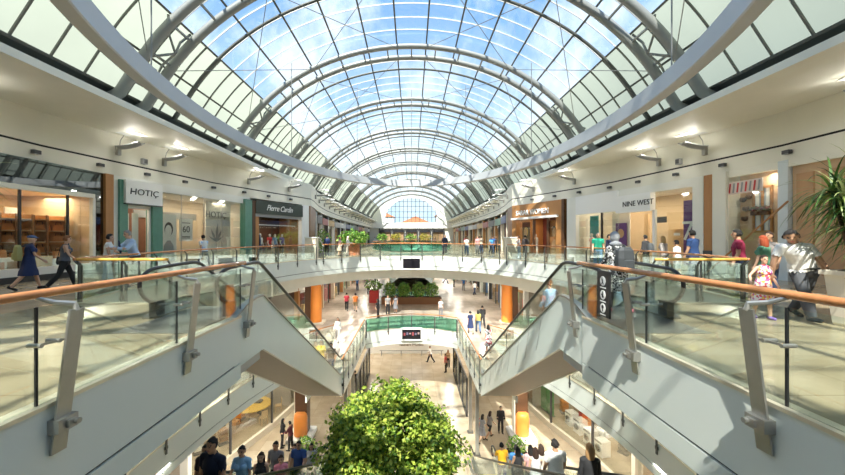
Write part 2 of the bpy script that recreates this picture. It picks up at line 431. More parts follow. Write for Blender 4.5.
# paths of the shop walls in plan (left side; the right side mirrors it)
PU = [(-14.1, -8), (-14.1, 13.5), (-13.5, 17.5), (-12.7, 22.6), (-11, 27.6), (-9.2, 32.3), (-9.5, 34.5), (-10.3, 39), (-11.1, 46), (-11.6, 56), (-11.8, 70), (-11.8, 105)]
PM = [(-11.5, -8), (-11.5, 26), (-9.6, 31), (-9.0, 34), (-9.0, 105)]
PG = [(-10.6, -8), (-10.6, 17), (-10.2, 20.0), (-9.2, 23.4), (-8.6, 26.5), (-8.4, 48)]
def off_path(path, d):
    mb = MB(); sweep(mb, path, [(d, 0), (d, 1), (d+.01, 0)]); return [(v[0], v[1]) for v in mb.v[::3]]
for side, sg in (('left', -1), ('right', 1)):
    P = PU if sg < 0 else mirror(PU)
    a = MB(); sweep(a, P, [(.06, 4.46), (.06, 5.05), (0, 5.05), (0, 5.13), (.06, 5.13), (.06, 6.45), (-2.6, 6.45), (-2.6, 6.3), (-.12, 6.3), (-.12, 4.46)])
    struct(a.build('wall_'+side, M['cream']))
    g = MB(); sweep(g, P, [(-.05, 5.04), (.035, 5.04), (.035, 5.14), (-.05, 5.14)]); trim(g, M['groove'])
    # closed back of the shops and roof above them
    r = MB().box(min(sg*10.5, sg*18.2), max(sg*10.5, sg*18.2), -8, 105, 6.36, 6.6); struct(r.build('ceiling_'+side, M['cream']))
    # frieze over the middle and ground floor shops
    Q = PM if sg < 0 else mirror(PM)
    b = MB(); sweep(b, Q, [(.06, -3.0), (.06, -2.1), (-.2, -2.1), (-.2, -3.0)]); struct(b.build('wall_middle_'+side, M['white']))
    R = PG if sg < 0 else mirror(PG)
    c = MB(); sweep(c, R, [(.06, -7.6), (.06, -6.4), (-.2, -6.4), (-.2, -7.6)]); struct(c.build('wall_ground_'+side, M['white']))
    cw = MB(); C_ = [(-9.28, 32.1), (-9.2, 32.3), (-9.5, 34.5), (-9.9, 36.6)]; sweep(cw, C_ if sg < 0 else mirror(C_), [(.0, 0), (.0, 4.5), (-.3, 4.5), (-.3, 0)]); struct(cw.build('wall_corner_'+side, M['dwood']))
    # tilted cornice panels and the gutter at the foot of the vault
    def cornice(path, prof):
        q = path if sg < 0 else mirror(path); k = MB(); sweep(k, q, prof); trim(k, M['white'])
    cornice([(-14.1, -8), (-14.1, 14.4)], [(-.1, 6.42), (.25, 6.4), (1.55, 6.98), (1.55, 7.08), (.2, 6.6), (-.1, 6.6)])
    cornice([(-13.2, 16.5), (-13.0, 26.6)], [(0, 6.42), (.1, 6.4), (.62, 6.95), (.62, 7.06), (.05, 6.6), (0, 6.6)])
    cornice([(-12.2, 28.6), (-11.6, 33), (-12.0, 40), (-12.6, 50), (-12.9, 60), (-12.9, 104.9)], [(0, 6.42), (.1, 6.4), (.7, 7.05), (.7, 7.18), (.05, 6.6), (0, 6.6)])
    k = MB().box(*sorted((sg*12.4, sg*13.3)), -8, 105, 6.9, 7.5); trim(k, M['gutter'])
    k = MB().box(*sorted((sg*13.15, sg*13.3)), -8, 105, 6.55, 7.02)
    for y in np.arange(-6, 104, 1.6): k.box(*sorted((sg*12.22, sg*12.42)), y-.06, y+.06, 6.88, 7.5)
    trim(k, M['gutter'])
    k = MB().box(*sorted((sg*11.8, sg*12.5)), -8, 105, 7.44, 7.56); trim(k, M['gutter'])

# ---------------------------------------------------------------- the glazed vault
roof = struct(empty('ceiling', (0, 0, 0)))
# arc-length table from the crown
tt = np.linspace(0, TH, 400); vv = [vault(t) for t in tt]; xs = np.array([q[0] for q in vv]); zs = np.array([q[1] for q in vv]); sl_ = np.concatenate([[0], np.cumsum(np.hypot(np.diff(xs), np.diff(zs)))])
HALF = sl_[-1]
def t_at(s): return math.copysign(np.interp(abs(s), sl_, tt), s)
NS = int(round(HALF/1.85-.5)); PS = [(.5+k)*HALF/(NS+.5) for k in range(NS)]   # purlin stations
def strip(s0, s1, off, y0=-8, y1=105, n=14):
    mb = MB(); pts = [vault(t_at(s0+(s1-s0)*i/n), off) for i in range(n+1)]
    vs = [(x, y0, z) for x, z in pts]+[(x, y1, z) for x, z in pts]
    return mb.add(vs, [(i, i+1, i+n+2, i+n+1) for i in range(n)])
sc = PS[5]
strip(-sc, sc, 0, n=24).build('clear_glazing', M['vglass'], roof, fix=False)
for s in (-1, 1): strip(s*sc, s*HALF, 0).build('frosted_glazing', M['frost'], roof, fix=False)
def nrm(t):
    x, z = vault(t); n = Vector((math.sin(t)/VA, 0, math.cos(t)/VB)); return n.normalized()
for s in [q*k for k in PS for q in (-1, 1)]+[HALF*.995, -HALF*.995]:
    t = t_at(s); x, z = vault(t, .08); MB().bar((x, -8, z), (x, 105, z), .09, .15, nrm(t)).build('purlin', M['purl'], roof)
gb = None; ys = []
RIBS = [14+8.6*k for k in range(-2, 11)]
for k in range(-3, 11):
    y0 = 14+8.6*k
    for j in range(6): ys.append(y0+.7 if j == 0 else y0+1.4+7.2*j/6)
ys = [y for y in ys if -8 < y < 105][:100]
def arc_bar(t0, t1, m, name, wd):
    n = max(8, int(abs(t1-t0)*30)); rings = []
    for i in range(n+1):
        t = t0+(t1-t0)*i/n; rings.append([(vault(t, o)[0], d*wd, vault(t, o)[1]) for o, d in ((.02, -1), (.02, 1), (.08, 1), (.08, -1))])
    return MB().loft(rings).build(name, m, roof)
tc_ = t_at(sc); gbs = [arc_bar(-tc_, tc_, M['litbar'], 'glazing_bar', .016), arc_bar(tc_, TH, M['bar'], 'side_glazing_bar', .03), arc_bar(-tc_, -TH, M['bar'], 'side_glazing_bar', .03)]  # crown stretch coloured as sunlit, side stretches coloured as backlit
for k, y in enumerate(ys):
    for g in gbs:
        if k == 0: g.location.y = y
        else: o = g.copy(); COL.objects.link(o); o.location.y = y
proto = {}
def rib(y, r, off, m, foot):
    key = (r, off, foot)
    if key not in proto:
        tm = TH*1.0; pts = []; rs = []
        if foot: pts.append((-12.28, 0, 6.5)); rs.append(.25); pts.append((-12.2, 0, 6.95)); rs.append(.25)
        n = 44
        for i in range(n+1):
            t = -tm+2*tm*i/n; x, z = vault(t, off); pts.append((x, 0, z)); e = abs(t)/tm; rs.append(r*(1+.25*e*e))
        if foot: pts.append((12.2, 0, 6.95)); rs.append(.25); pts.append((12.28, 0, 6.5)); rs.append(.25)
        o = MB().tube(pts, rs, 10).build('arch_rib', m, roof, smooth=True); proto[key] = o; o.location.y = y; return o
    o = proto[key].copy(); COL.objects.link(o); o.location.y = y; return o
cpl = None; cab = None
for y in RIBS:
    for d in (0, 1.4):
        if y+d > -7.9: rib(y+d, .17, .42, M['rib'], True)
    if 0 < y+3.3 < 104: rib(y+3.3, .07, .30, M['purl'], False)
    if cpl is None:
        mb = MB()
        for k in range(-9, 10):
            t = TH*k/9.5; x, z = vault(t, .42); mb.bar((x, 0, z), (x, 1.4, z), .08, .08)
        cpl = mb.build('rib_coupler', M['rib'], roof); cpl.location.y = y
        mb = MB()                                            # forked spreaders near the springing
        for s in (-1, 1):
            x0, z0 = vault(s*TH*.80, .45); x1, z1 = vault(s*TH*.72, .1); x2, z2 = vault(s*TH*.90, .1)
            for yy in (0, 1.4):
                for (xx, zz) in ((x1, z1), (x2, z2)): mb.tube([(x0-s*.25, .7, z0-.2), ((x0+xx)/2, (yy+.7)/2, (z0+zz)/2-.05), (xx, yy, zz)], .05, 6)
        spd = mb.build('forked_spreader', M['rib'], roof, smooth=True); spd.location.y = y
        mb = MB()                                            # crossed bracing rods between two rib pairs
        for s in (-1, 1):
            for a, b in ((PS[0], PS[3]), (PS[3], PS[6])):
                xa, za = vault(t_at(s*a), .5); xb, zb = vault(t_at(s*b), .5)
                mb.tube([(xa, 1.4, za), (xb, 8.6, zb)], .018, 5); mb.tube([(xb, 1.4, zb), (xa, 8.6, za)], .018, 5)
        cab = mb.build('bracing_rod', M['cable'], roof); cab.location.y = y
    else:
        for p in (cpl, spd, cab):
            if y > -1 or p is not cpl: o = p.copy(); COL.objects.link(o); o.location.y = y

# oval ring beam hung under the vault
rg = empty('ring_beam', (0, 15, 5.8), label='huge pale grey oval ring beam hanging below the glass vault', cat='ring')
RA, RB = 7.86, 14.4
mb = MB(); rings = []
for i in range(128):
    a = 2*PI*i/128; c, s = math.cos(a), math.sin(a)
    rings.append([((RA+o)*c, (RB+o)*s, z) for o, z in ((-.18, .03), (-.15, 0), (.15, 0), (.18, .03), (.18, .52), (-.18, .52))])
mb.loft(rings, closed=True); mb.build('ring', M['ring'], rg)
for a in (25, 58, 90, 122, 155, 200, 340):
    c, s = math.cos(math.radians(a)), math.sin(math.radians(a)); x = RA*c
    zt = VC+(VB-.35)*math.sqrt(max(.05, 1-(x/(VA-.35))**2))
    MB().tube([(x, RB*s, .45), (x, RB*s, zt-5.8)], .022, 6).build('hanger_rod', M['cable'], rg)
    MB().box(x-.1, x+.1, RB*s-.1, RB*s+.1, .48, .6).build('hanger_bracket', M['dsteel'], rg)
# ---------------------------------------------------------------- glass balustrades
def resample(path, step, start=0.):
    P = [Vector(p) for p in path]; d = [0]
    for a, b in zip(P, P[1:]): d.append(d[-1]+(b-a).length)
    def at(s):
        s = max(0, min(d[-1], s)); i = max(k for k in range(len(d)) if d[k] <= s+1e-9); i = min(i, len(P)-2)
        q = (s-d[i])/max(d[i+1]-d[i], 1e-9); p = P[i].lerp(P[i+1], q); t = (P[i+1]-P[i]).normalized()
        return p, t
    n = max(1, round((d[-1]-start)/step)); return [at(start+(d[-1]-start)*k/n) for k in range(n+1)]

def railing(path, z, step, label, side=1, big=False, wood='rail', start=0., h=1.07, glass='glass', group=None, ends=True, post_h=None):
    """path walked with the void on the right; posts stand on the void side"""
    r = empty('glass_railing', (*path[0], z), label=label, cat='railing', group=group)
    ox, oy = path[0]; L2 = [(p[0]-ox, p[1]-oy) for p in path]
    fine = resample(L2, .6)
    MB().tube([(p.x, p.y, h) for p, t in fine], .042 if big else .036, 10).build('handrail', M[wood], r, smooth=True)
    st = resample(L2, step, start)
    for k, (p, t) in enumerate(st):
        n = Vector((t.y, -t.x))                       # towards the void
        T = Vector((t.x, t.y, 0)); T = -T if t.y > 0 else T; Nn = Vector((n.x, n.y, 0)); P0 = Vector((p.x, p.y, 0))
        mb = MB()
        if big:
            a = P0+Nn*.085+T*.07+Vector((0, 0, -.47)); b = P0+Nn*.20+Vector((0, 0, .90))
            mb.bar(a, b, .15, .022, Nn)
            mb.tube([b+Vector((0, 0, -.02))-Nn*.0, b+Nn*-.02+Vector((0, 0, .05)), P0+Nn*.08+T*.10+Vector((0, 0, h-.09)), P0+T*.20+Vector((0, 0, h-.03))], [.03, .028, .024, .02], 8)
            post = mb.build('post', M['steel'], r)
            c = P0+Nn*.11+T*.05+Vector((0, 0, -.20)); q = MB(); q.bar(c-Nn*.07, c+Nn*.06, .2, .13, (0, 0, 1)); q.bar(c+Nn*.04-T*.02, c+Nn*.09-T*.02, .09, .07, (0, 0, 1)); q.tube([c+Nn*.08-T*.05, c+Nn*.12-T*.05], .028, 10)
            q.build('clamp', M['steel'], post)
            for zz in (.62,):
                c = P0+Nn*(.15+.03*zz)+Vector((0, 0, zz)); q = MB(); q.bar(c-T*.03, c+T*.30-Nn*.06, .016, .022)
                for dd in (.12, .29): q.tube([c+T*dd-Nn*.14, c+T*dd-Nn*.01], .02, 10)
                q.build('glass_fixing', M['steel'], post)
        else:
            a = P0+Nn*.09+Vector((0, 0, -.42)); b = P0+Nn*.10+Vector((0, 0, .92))
            mb.bar(a, b, .075, .03, Nn); mb.bar(b, P0+Vector((0, 0, h-.03)), .03, .03, (1, 0, 0))
            mb.bar(P0-Nn*.0+Vector((0, 0, -.2)), P0+Nn*.11+Vector((0, 0, -.2)), .12, .1, (0, 0, 1))
            mb.build('post', M['dsteel'], r)
    for (p, t), (q, u) in zip(st, st[1:]):
        d = (q-p); l = d.length; d /= l; f_ = (-.2 if d.y > 0 else .2) if big else 0; g0 = p+d*(f_+.006 if big else .03); g1 = q+d*(f_-.006 if big else -.03)
        nn = Vector((d.y, -d.x)); g0 = g0+nn*.01; g1 = g1+nn*.01
        mb = MB(); mb.bar((g0.x, g0.y, .49), (g1.x, g1.y, .49), .016, .92)
        pane = mb.build('glass_panel', M[glass], r)
        if big:
            for g in (g0, g1): MB().box(g.x-.010, g.x+.010, g.y-.004, g.y+.004, .03, .95).build('pane_edge', M['black'], pane)
    return r

railing([(-3.5, -.45), (-3.5, 7.45)], 0, 1.98, 'glass railing with wooden handrail at the floor edge before the plain-clad escalator', big=True)
railing([(3.5, 7.45), (3.5, -.45)], 0, 1.98, 'glass railing with wooden handrail at the floor edge carrying the black pictogram board', big=True)
railing([(-5.9, 8.6), (-8.1, 8.6)], 0, 1.1, 'short glass railing with golden handrail across the back of the left escalator landing', wood='yrail')
railing([(8.1, 8.6), (5.9, 8.6)], 0, 1.1, 'short glass railing with golden handrail behind the girl in the patterned dress', wood='yrail')
def cut(path, f): return [p for p in path if f(*p)]
lt = list(reversed(arcU))
railing(cut(lt, lambda x, y: x < -7.0 and y > 8.4), 0, 1.9, 'long curved glass railing along the upper walkway in front of the green pilasters')
railing(cut(lt, lambda x, y: abs(x) < 6.9), 0, 1.9, 'curved glass railing along the upper bridge above the wide white fascia')
railing(cut(lt, lambda x, y: x > 7.0 and y > 8.4), 0, 1.9, 'long curved glass railing along the upper walkway in front of the timber shopfront')
h2 = list(reversed(holeU2))
k0 = min(range(len(h2)), key=lambda i: h2[i][1])
h2 = h2[k0:]+h2[:k0]+[h2[k0]]
railing(h2, 0, 3.2, 'green-tinted glass railing round the farther oval opening beyond the upper bridge', glass='ggreen')
railing(bridgeM, ZM, 1.75, 'curved green glass railing on the middle bridge above the lower screen', glass='ggreen')
railing([(-3.45, 17.6), (-3.45, 26.0)], ZM, 1.4, 'straight glass railing beside the foot of the left escalator')
railing([(3.45, 26.0), (3.45, 17.6)], ZM, 1.4, 'straight glass railing beside the foot of the right escalator')
railing([(-x, y) for x, y in armR1 if y > 3], ZM, 1.9, 'curved glass railing on the middle floor edge under the left upper walkway')
railing(list(reversed([p for p in armR1 if p[1] > 3])), ZM, 1.9, 'curved glass railing on the middle floor edge under the right upper walkway')
h2 = list(reversed(holeM2)); k0 = min(range(len(h2)), key=lambda i: h2[i][1]); h2 = h2[k0:]+h2[:k0]+[h2[k0]]
railing(h2, ZM, 3.4, 'glass railing round the narrow middle opening behind the hedge planters', glass='ggreen')

# ---------------------------------------------------------------- escalators
def escalator(xc, w, y0, z0, y1, z1, label, seams=False, newel=1.6, hh=1.20):
    """descends from (y0,z0) to (y1,z1) at 30 degrees; origin at the head of the steps"""
    e = empty('escalator', (xc, y0, z0), label=label, cat='escalator', group='escalators in the atrium')
    L, H = y1-y0, z1-z0; k = H/L
    hw = w/2
    # side skirts (truss cladding) on both sides, profile in (y,z)
    top = [(-1.25, .0), (-.8, .17), (-.3, .25), (.1, .24), (.6, .24+k*.55), (L-.5, H+.42), (L+.3, H+.2), (L+1.3, H+.12)]
    bot = [(L+1.3, H-.05), (L+.15, H-.15), (L-.05, H-.80), (.1, -1.0), (-1.25, -1.0)]
    for s in (-1, 1):
        mb = MB().prism(top+bot, 'x', s*hw-.04, s*hw+.04); c = mb.build('side_cladding', M['clad'], e)
        if seams:
            q = MB()
            for j in range(1, 9):
                y = .4+j*(L-.6)/9; q.bar((s*hw-s*0-.045 if s < 0 else s*hw+.045, y+.25, k*y-.72), (s*hw-.045 if s < 0 else s*hw+.045, y-.12, k*y+.2), .012, .004, (1, 0, 0))
            q.build('cladding_seam', M['steel'], c)
        q = MB().loft([[(s*hw-.07, y, z+.0), (s*hw+.07, y, z), (s*hw+.07, y, z+.035), (s*hw-.07, y, z+.035)] for y, z in top]); q.build('skirt_cap', M['steel'], e)
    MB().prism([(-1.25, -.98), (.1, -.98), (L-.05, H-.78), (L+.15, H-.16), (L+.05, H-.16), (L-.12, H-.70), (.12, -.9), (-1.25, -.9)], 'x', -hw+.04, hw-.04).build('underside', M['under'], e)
    mb = MB().prism([(-2.3, .0), (.0, .0), (.0, .012), (-2.3, .012)], 'x', -hw+.2, hw-.2); mb.build('landing_plate', M['steel'], e)
    MB().prism([(L, H-.02), (L+1.3, H-.02), (L+1.3, H+.014), (L, H+.014)], 'x', -hw+.2, hw-.2).build('landing_plate', M['steel'], e)
    n = int(round(L/.40)); p = None
    for j in range(n):
        y = j*L/n; z = k*(y+L/n)
        if p is None:
            mb = MB(); mb.box(-hw+.22, hw-.22, 0, L/n, -.02, 0); mb.box(-hw+.22, hw-.22, L/n-.02, L/n, -.22, 0)
            for i in range(14): x = -hw+.26+i*(w-.52)/13; mb.box(x-.008, x+.008, .01, L/n, 0, .012)
            mb.slot(1); mb.box(-hw+.22, hw-.22, L/n-.03, L/n+.002, .001, .014)
            p = mb.build('step', [M['grey'], mat('step_edge_yellow', (.7, .5, .05), .5)], e); p.location = (0, y, z)
        else: o = p.copy(); COL.objects.link(o); o.location = (0, y, z)
    # balustrades: glass and rubber handrail
    a = math.atan(k)
    hp = [(-1.15, .30), (-1.42, .40), (-newel+.02, .60), (-newel+.02, .80), (-1.38, .96), (-1.1, 1.0), (-.3, 1.02), (.15, 1.03), (.5, hh+k*.5), (L-.2, H+hh-k*.2), (L+.3, H+1.0), (L+.9, H+.95),
          (L+1.25, H+.86), (L+1.38, H+.66), (L+1.32, H+.45), (L+1.1, H+.33)]
    gl = [(-1.15, .26), (-1.38, .44), (-newel+.08, .62), (-newel+.08, .78), (-1.34, .92), (-1.1, .96), (-.3, .98), (.13, .99), (.5, hh-.04+k*.5), (L-.2, H+hh-.04-k*.2), (L+.3, H+.96), (L+.9, H+.91),
          (L+1.2, H+.82), (L+1.33, H+.66), (L+1.27, H+.45), (L+1.1, H+.30), (L+.3, H+.2), (L-.5, H+.4), (.6, .22+k*.55), (.1, .22), (-.3, .23), (-.8, .18)]
    for s in (-1, 1):
        x = s*(hw-.13)
        MB().prism(gl, 'x', x-.006, x+.006).build('balustrade_glass', M['glass'], e)
        # smooth the handrail loop
        pts = [Vector((x, *q)) for q in hp]
        for _ in range(2):
            new = [pts[0]]
            for u, v in zip(pts, pts[1:]): new += [u.lerp(v, .25), u.lerp(v, .75)]
            pts = new+[pts[-1]]
        MB().tube(pts, .038, 8).build('handrail', M['rubber'], e, smooth=True)
        MB().box(x-.07, x+.07, -1.25, -1.0, .05, .34).build('newel_base', M['dsteel'], e)
    return e
escalator(-4.35, 1.7, 8.2, 0, 17.73, ZM, 'upper escalator with plain white cladding, left of the tree')
escalator(4.35, 1.7, 8.2, 0, 17.73, ZM, 'upper escalator with seamed white cladding, ridden by a woman in light blue', seams=True)
YL0, ZL0 = 4.6, -.12-.5774*4.6
YL1 = (11-.12)/.5774
escalator(-3.95, 1.5, YL0, ZL0, YL1, ZG, 'lower escalator at the bottom left, carrying people up towards the camera', hh=.98)
escalator(3.95, 1.5, YL0, ZL0, YL1, ZG, 'lower escalator at the bottom right, carrying people down with their backs turned', hh=.98)
for s in (-1, 1):
    o = MB().box(*sorted((s*3.2, s*4.7)), 1.0, YL0-.3, ZL0-.4, ZL0-.02).build('floor_landing_'+('left' if s < 0 else 'right'), M['floorM']); struct(o)
    o = MB().box(*sorted((s*4.0, s*8.6)), 1.0, 2.2, ZL0-.6, ZL0-.4).build('trim_landing_'+('left' if s < 0 else 'right'), M['white']); struct(o)
# ---------------------------------------------------------------- shops
def hit(px, path):
    """where the sight line of a column of the frame meets a wall path in plan"""
    r = (px-CX)/F; P = path if r < 0 else mirror(path)
    for a, b in zip(P, P[1:]):
        fa, fb = a[0]-r*a[1], b[0]-r*b[1]
        if fa*fb <= 0 and (a[1] > 1 or b[1] > 1) and abs(fa-fb) > 1e-9:
            t = fa/(fa-fb); q = (a[0]+t*(b[0]-a[0]), a[1]+t*(b[1]-a[1]))
            if q[1] > .5: return q
    raise ValueError(px)
def path_at(path, y, sg):
    for a, b in zip(path, path[1:]):
        if a[1] <= y <= b[1]: t = (y-a[1])/(b[1]-a[1]); return (-sg*(a[0]+t*(b[0]-a[0]))*-1*-1 if sg > 0 else a[0]+t*(b[0]-a[0]), y)
class Front:
    """local frame of a shopfront: x along the wall to the viewer's right, y into the shop, z up"""
    def __init__(s, p0, p1, z, name, label, cat, group=None):
        s.p0, s.p1, s.z = Vector(p0), Vector(p1), z; u = (s.p1-s.p0); s.w = u.length; s.u = u/s.w
        s.rz = math.atan2(s.u.y, s.u.x); s.e = empty(name, (*p0, z), s.rz, label, cat, group)
        s.n = Vector((-s.u.y, s.u.x))
    def lx(s, px):
        r = (px-CX)/F; return (r*s.p0.y-s.p0.x)/(s.u.x-r*s.u.y)
    def lz(s, px, y):
        q = s.p0+s.u*s.lx(px); return EYE-(y-HY)/F*q.y-s.z
    def world(s, x, y, z=0): q = s.p0+s.u*x+s.n*y; return (q.x, q.y, s.z+z)
    def interior(s, x0, x1, d, h, wall, floor=None, back=None, y0=.1):
        mb = MB(); mb.slot(0).quad((x0, y0, 0), (x0, d, 0), (x0, d, h), (x0, y0, h)); mb.quad((x1, y0, 0), (x1, y0, h), (x1, d, h), (x1, d, 0))
        mb.quad((x0, y0, h), (x0, d, h), (x1, d, h), (x1, y0, h)); mb.slot(1).quad((x0, d, 0), (x1, d, 0), (x1, d, h), (x0, d, h))
        mb.slot(2).quad((x0, y0, .01), (x1, y0, .01), (x1, d, .01), (x0, d, .01))
        return mb.build('interior', [wall, back or wall, floor or M['floorU']], s.e, fix=False)
    def box(s, name, m, *b, parent=None): return MB().box(*b).build(name, m, parent or s.e)
    def light(s, x, y, z, size, p, col=(1, .86, .66), sy=None): return area('shop_light', s.world(x, y, z), size, p*SHL, col, (0, 0, s.rz), sy)
def pilaster(path, px0, px1, z0, z1, m, label, d=.25, out=.12, base=None):
    a, b = hit(px0, path), hit(px1, path); f = Front(a, b, z0, 'pilaster', label, 'pilaster')
    f.box('shaft', m, 0, f.w, -out, d, 0, z1-z0)
    if base: f.box('plinth', base, -.02, f.w+.02, -out-.03, d, 0, 1.0)
    return f
WARM = mat('warm_wall', (.72, .52, .30), .6, var=.1); PALE = mat('pale_interior', (.72, .68, .60), .6, var=.04); DKW = mat('dark_interior', (.07, .045, .03), .6, var=.2)
TAN = mat('tan_stucco', (.62, .42, .26), .8, var=.12, scale=2); TEAL = mat('teal', (.05, .33, .36), .5); PURP = mat('purple', (.16, .06, .22), .5)
GOLD = mat('golden', (.75, .42, .06), .5); PAPER = mat('paper_white', (.80, .78, .72), .6); INK = mat('ink', (.05, .05, .05), .6); SKINP = mat('print_skin', (.62, .36, .20), .6)

def shelves(f, x0, x1, y, zs, m, name='shelf'):
    for z in zs: f.box(name, m, x0, x1, y-.35, y, z, z+.04)

# --- near left shop: wide cream-framed window under a dark glass transom
f = Front((-14.1, 4), hit(103, PU), 0, 'shopfront', 'cream framed shop window with dark glass transom behind the walking women', 'shop')
x1 = f.lx(92); W = f.w
f.box('plinth', M['black'], 0, W, -.05, .1, 0, .22); f.box('plinth_ledge', PALE, 0, x1, -.02, .2, .22, .5)
f.box('window_glass', M['sglass'], 0, x1, .02, .035, .5, 3.3)
f.box('transom_glass', M['dglass'], 0, W, .0, .02, 3.48, 4.46); f.box('side_glass', M['dglass'], x1+.1, W, 0, .02, .22, 3.5)
fr = MB(); fr.box(0, x1+.1, -.05, .12, 3.3, 3.48); fr.box(x1, x1+.12, -.05, .12, .22, 3.3); fr.build('frame', M['cream'], f.e)
f.box('transom_back', M['dark'], 0, W, .9, .95, 3.48, 4.5); f.box('side_back', M['dark'], x1+.1, W, .6, .65, 0, 3.5)
for xx in (f.lx(68), f.lx(20)): f.box('mullion', M['black'], xx-.03, xx+.03, -.02, .06, .22, 3.3)
f.interior(0, x1+.1, 3.3, 3.4, WARM, back=M['lwood'])
shelves(f, 2, x1-.3, 3.25, (.7, 1.25, 1.8, 2.35), M['lwood'])
for x in (f.lx(-20), f.lx(12), f.lx(40), f.lx(60)): f.box('partition', PALE, x-.03, x+.5, 2.2, 2.25, .1, 2.8)
for x in np.arange(3, x1, 2.6): f.light(x, 1.6, 3.3, 1.2, 130)
L0 = f
shoe = empty('shoe', (0, 0, 0), 0, 'brown leather shoe on the display shelves of the cream framed shop', 'shoe', 'shoes on the display shelves')
MB().loft([[(x*.045*q, y, .02+.05*h*(1 if x > -2 else 0)) for x, h in ((-1, 0), (1, 0), (.9, 1), (-.9, 1))] for y, q, h2 in ((-.13, .7, 1), (-.05, .9, 1.2), (.05, 1, .8), (.13, .5, .4))]).build('upper', mat('leather_brown', (.28, .10, .04), .4), shoe)
MB().box(-.045, .045, -.14, .14, 0, .02).build('sole', M['black'], shoe)
bag = empty('handbag', (0, 0, 0), 0, 'structured handbag on the display shelves of the cream framed shop', 'handbag', 'handbags on the display shelves')
MB().prism([(-.17, 0), (.17, 0), (.13, .24), (-.13, .24)], 'y', -.06, .06).build('body', mat('leather_tan', (.55, .22, .07), .45), bag)
MB().tube([(-.09, 0, .23), (-.07, 0, .36), (.07, 0, .36), (.09, 0, .23)], .012, 6).build('handle', M['black'], bag)
first = {}
for r, z in enumerate((.7, 1.25, 1.8, 2.35)):
    for k in range(13):
        x = 5.2+k*.58+.1*r
        if x > x1-.5: break
        src = bag if (k+r) % 3 == 0 else shoe
        loc = f.world(x, 3.06, z+.045)
        if src.name in first: copy_tree(src, loc, f.rz+.2*math.sin(k*3+r))
        else: src.location = loc; first[src.name] = 1
DSH = None
for k, px in enumerate((-40, -8, 14, 32, 48, 62, 80)):
    x = f.lx(px); lab = 'freestanding display shelf with shoes and bags in the cream framed window, %s from the camera' % ORD[k]
    loc = f.world(x, 1.5, 0)
    if DSH is None:
        DSH = empty('display_shelf', loc, f.rz-.9, lab, 'shelf', 'display shelves in the cream framed shop')
        for s_ in (-1, 1): MB().box(s_*.62-.02, s_*.62+.02, -.18, .18, 0, 2.5).build('upright', M['dwood'], DSH)
        MB().box(-.62, .62, .16, .18, 0, 2.5).build('back_panel', M['wood'], DSH)
        for z in (.5, .95, 1.4, 1.85, 2.3): MB().box(-.6, .6, -.18, .16, z, z+.035).build('shelf_board', M['lwood'], DSH)
    else: copy_tree(DSH, loc, f.rz-.9, lab)
    for r, z in enumerate((.535, .985, 1.435, 1.885)):
        for j in range(3):
            dx = -.4+j*.4; a = f.rz-.9; src = bag if (j+r+k) % 3 else shoe
            o = copy_tree(src, (loc[0]+math.cos(a)*dx, loc[1]+math.sin(a)*dx, z), a+(PI/2 if src is shoe else 0), 'dark leather bag on a freestanding display shelf' if src is bag else 'brown shoe on a freestanding display shelf', 'bags on the freestanding shelves' if src is bag else 'shoes on the freestanding shelves')
for k, px in enumerate((5, 22, 38, 55, 78)):
    x = f.lx(px); t = empty('display_plinth', f.world(x, .9), f.rz, 'low %s display plinth in the cream framed shop window, %s from the camera' % (('orange', 'cream', 'brown', 'pale wooden', 'white')[k], ORD[k]), 'plinth')
    MB().bbox(-.5, .5, -.3, .3, 0, .75+.12*(k % 2)).build('block', [M['terracotta'], PALE, M['wood'], M['lwood'], M['lwhite']][k], t)
    copy_tree(bag, f.world(x, .85, .75+.12*(k % 2)), f.rz, scale=1.2)

pilaster(PU, 103.5, 111.5, 0, 4.46, M['wood'], 'timber pilaster between the dark corner glass and the white strip')

# --- shop with green pilasters
f = Front(hit(112.5, PU), hit(250, PU), 0, 'shopfront', 'white shopfront with green pilasters and a projecting white sign box over the door', 'shop')
X = f.lx; W = f.w
f.box('white_strip', M['white'], 0, X(117), -.05, .3, 0, 4.46)
for a, b in ((117, 125), (150, 160), (243, 250)):
    s = f.box('pilaster', M['green'], X(a), X(b), -.18, .25, 0, 4.3 if a != 150 else 3.6)
f.box('header', M['white'], X(117), W, -.02, .2, 4.0, 4.46)
sg = f.box('sign_box', M['lwhite'], X(120.5), X(157.5), -.32, .1, 3.2, 4.32)
MB().box(X(120.5)-.01, X(157.5)+.01, -.33, .1, 3.17, 3.22).build('sign_edge', M['dsteel'], sg)
text('lettering', 'HOTIÇ', .42, M['black'], sg, ((X(128)+X(150))/2, -.33, 3.78), sx=1.15, space=1.0, shear=.08)
MB().box(X(125.5), X(129), -.335, -.32, 3.76, 3.81).build('lettering_bar', M['black'], sg)
f.interior(X(117), W, 3.0, 4.0, PALE, back=mat('beige_back', (.60, .50, .38), .6, var=.08))
f.box('door_lintel', M['white'], X(125), X(150), -.05, .15, 3.0, 3.25)
f.box('door_screen', mat('door_maroon', (.20, .08, .04), .6, var=.3, scale=5), X(125), X(172), 1.75, 1.8, 0, 3.6); f.box('door_frame', M['lwhite'], X(148.5), X(150), -.05, .1, 0, 3.2)
f.box('window_glass', M['sglass'], X(160), X(243), .0, .015, .25, 4.0); f.box('window_plinth', M['white'], X(160), X(243), -.05, .2, 0, .25)
for px in (181.5, 204, 222): f.box('mullion', M['steel'], X(px)-.015, X(px)+.015, -.01, .03, .25, 4.0)
f.box('display_wall', PALE, X(219), X(243), 1.0, 1.05, .25, 4.0); f.box('display_header', M['grey'], X(160), X(219), 1.7, 1.75, 2.7, 3.1)
for px in (135, 175, 205, 232): f.light(X(px), 1.4, 3.9, 1.1, 120)
HS = f
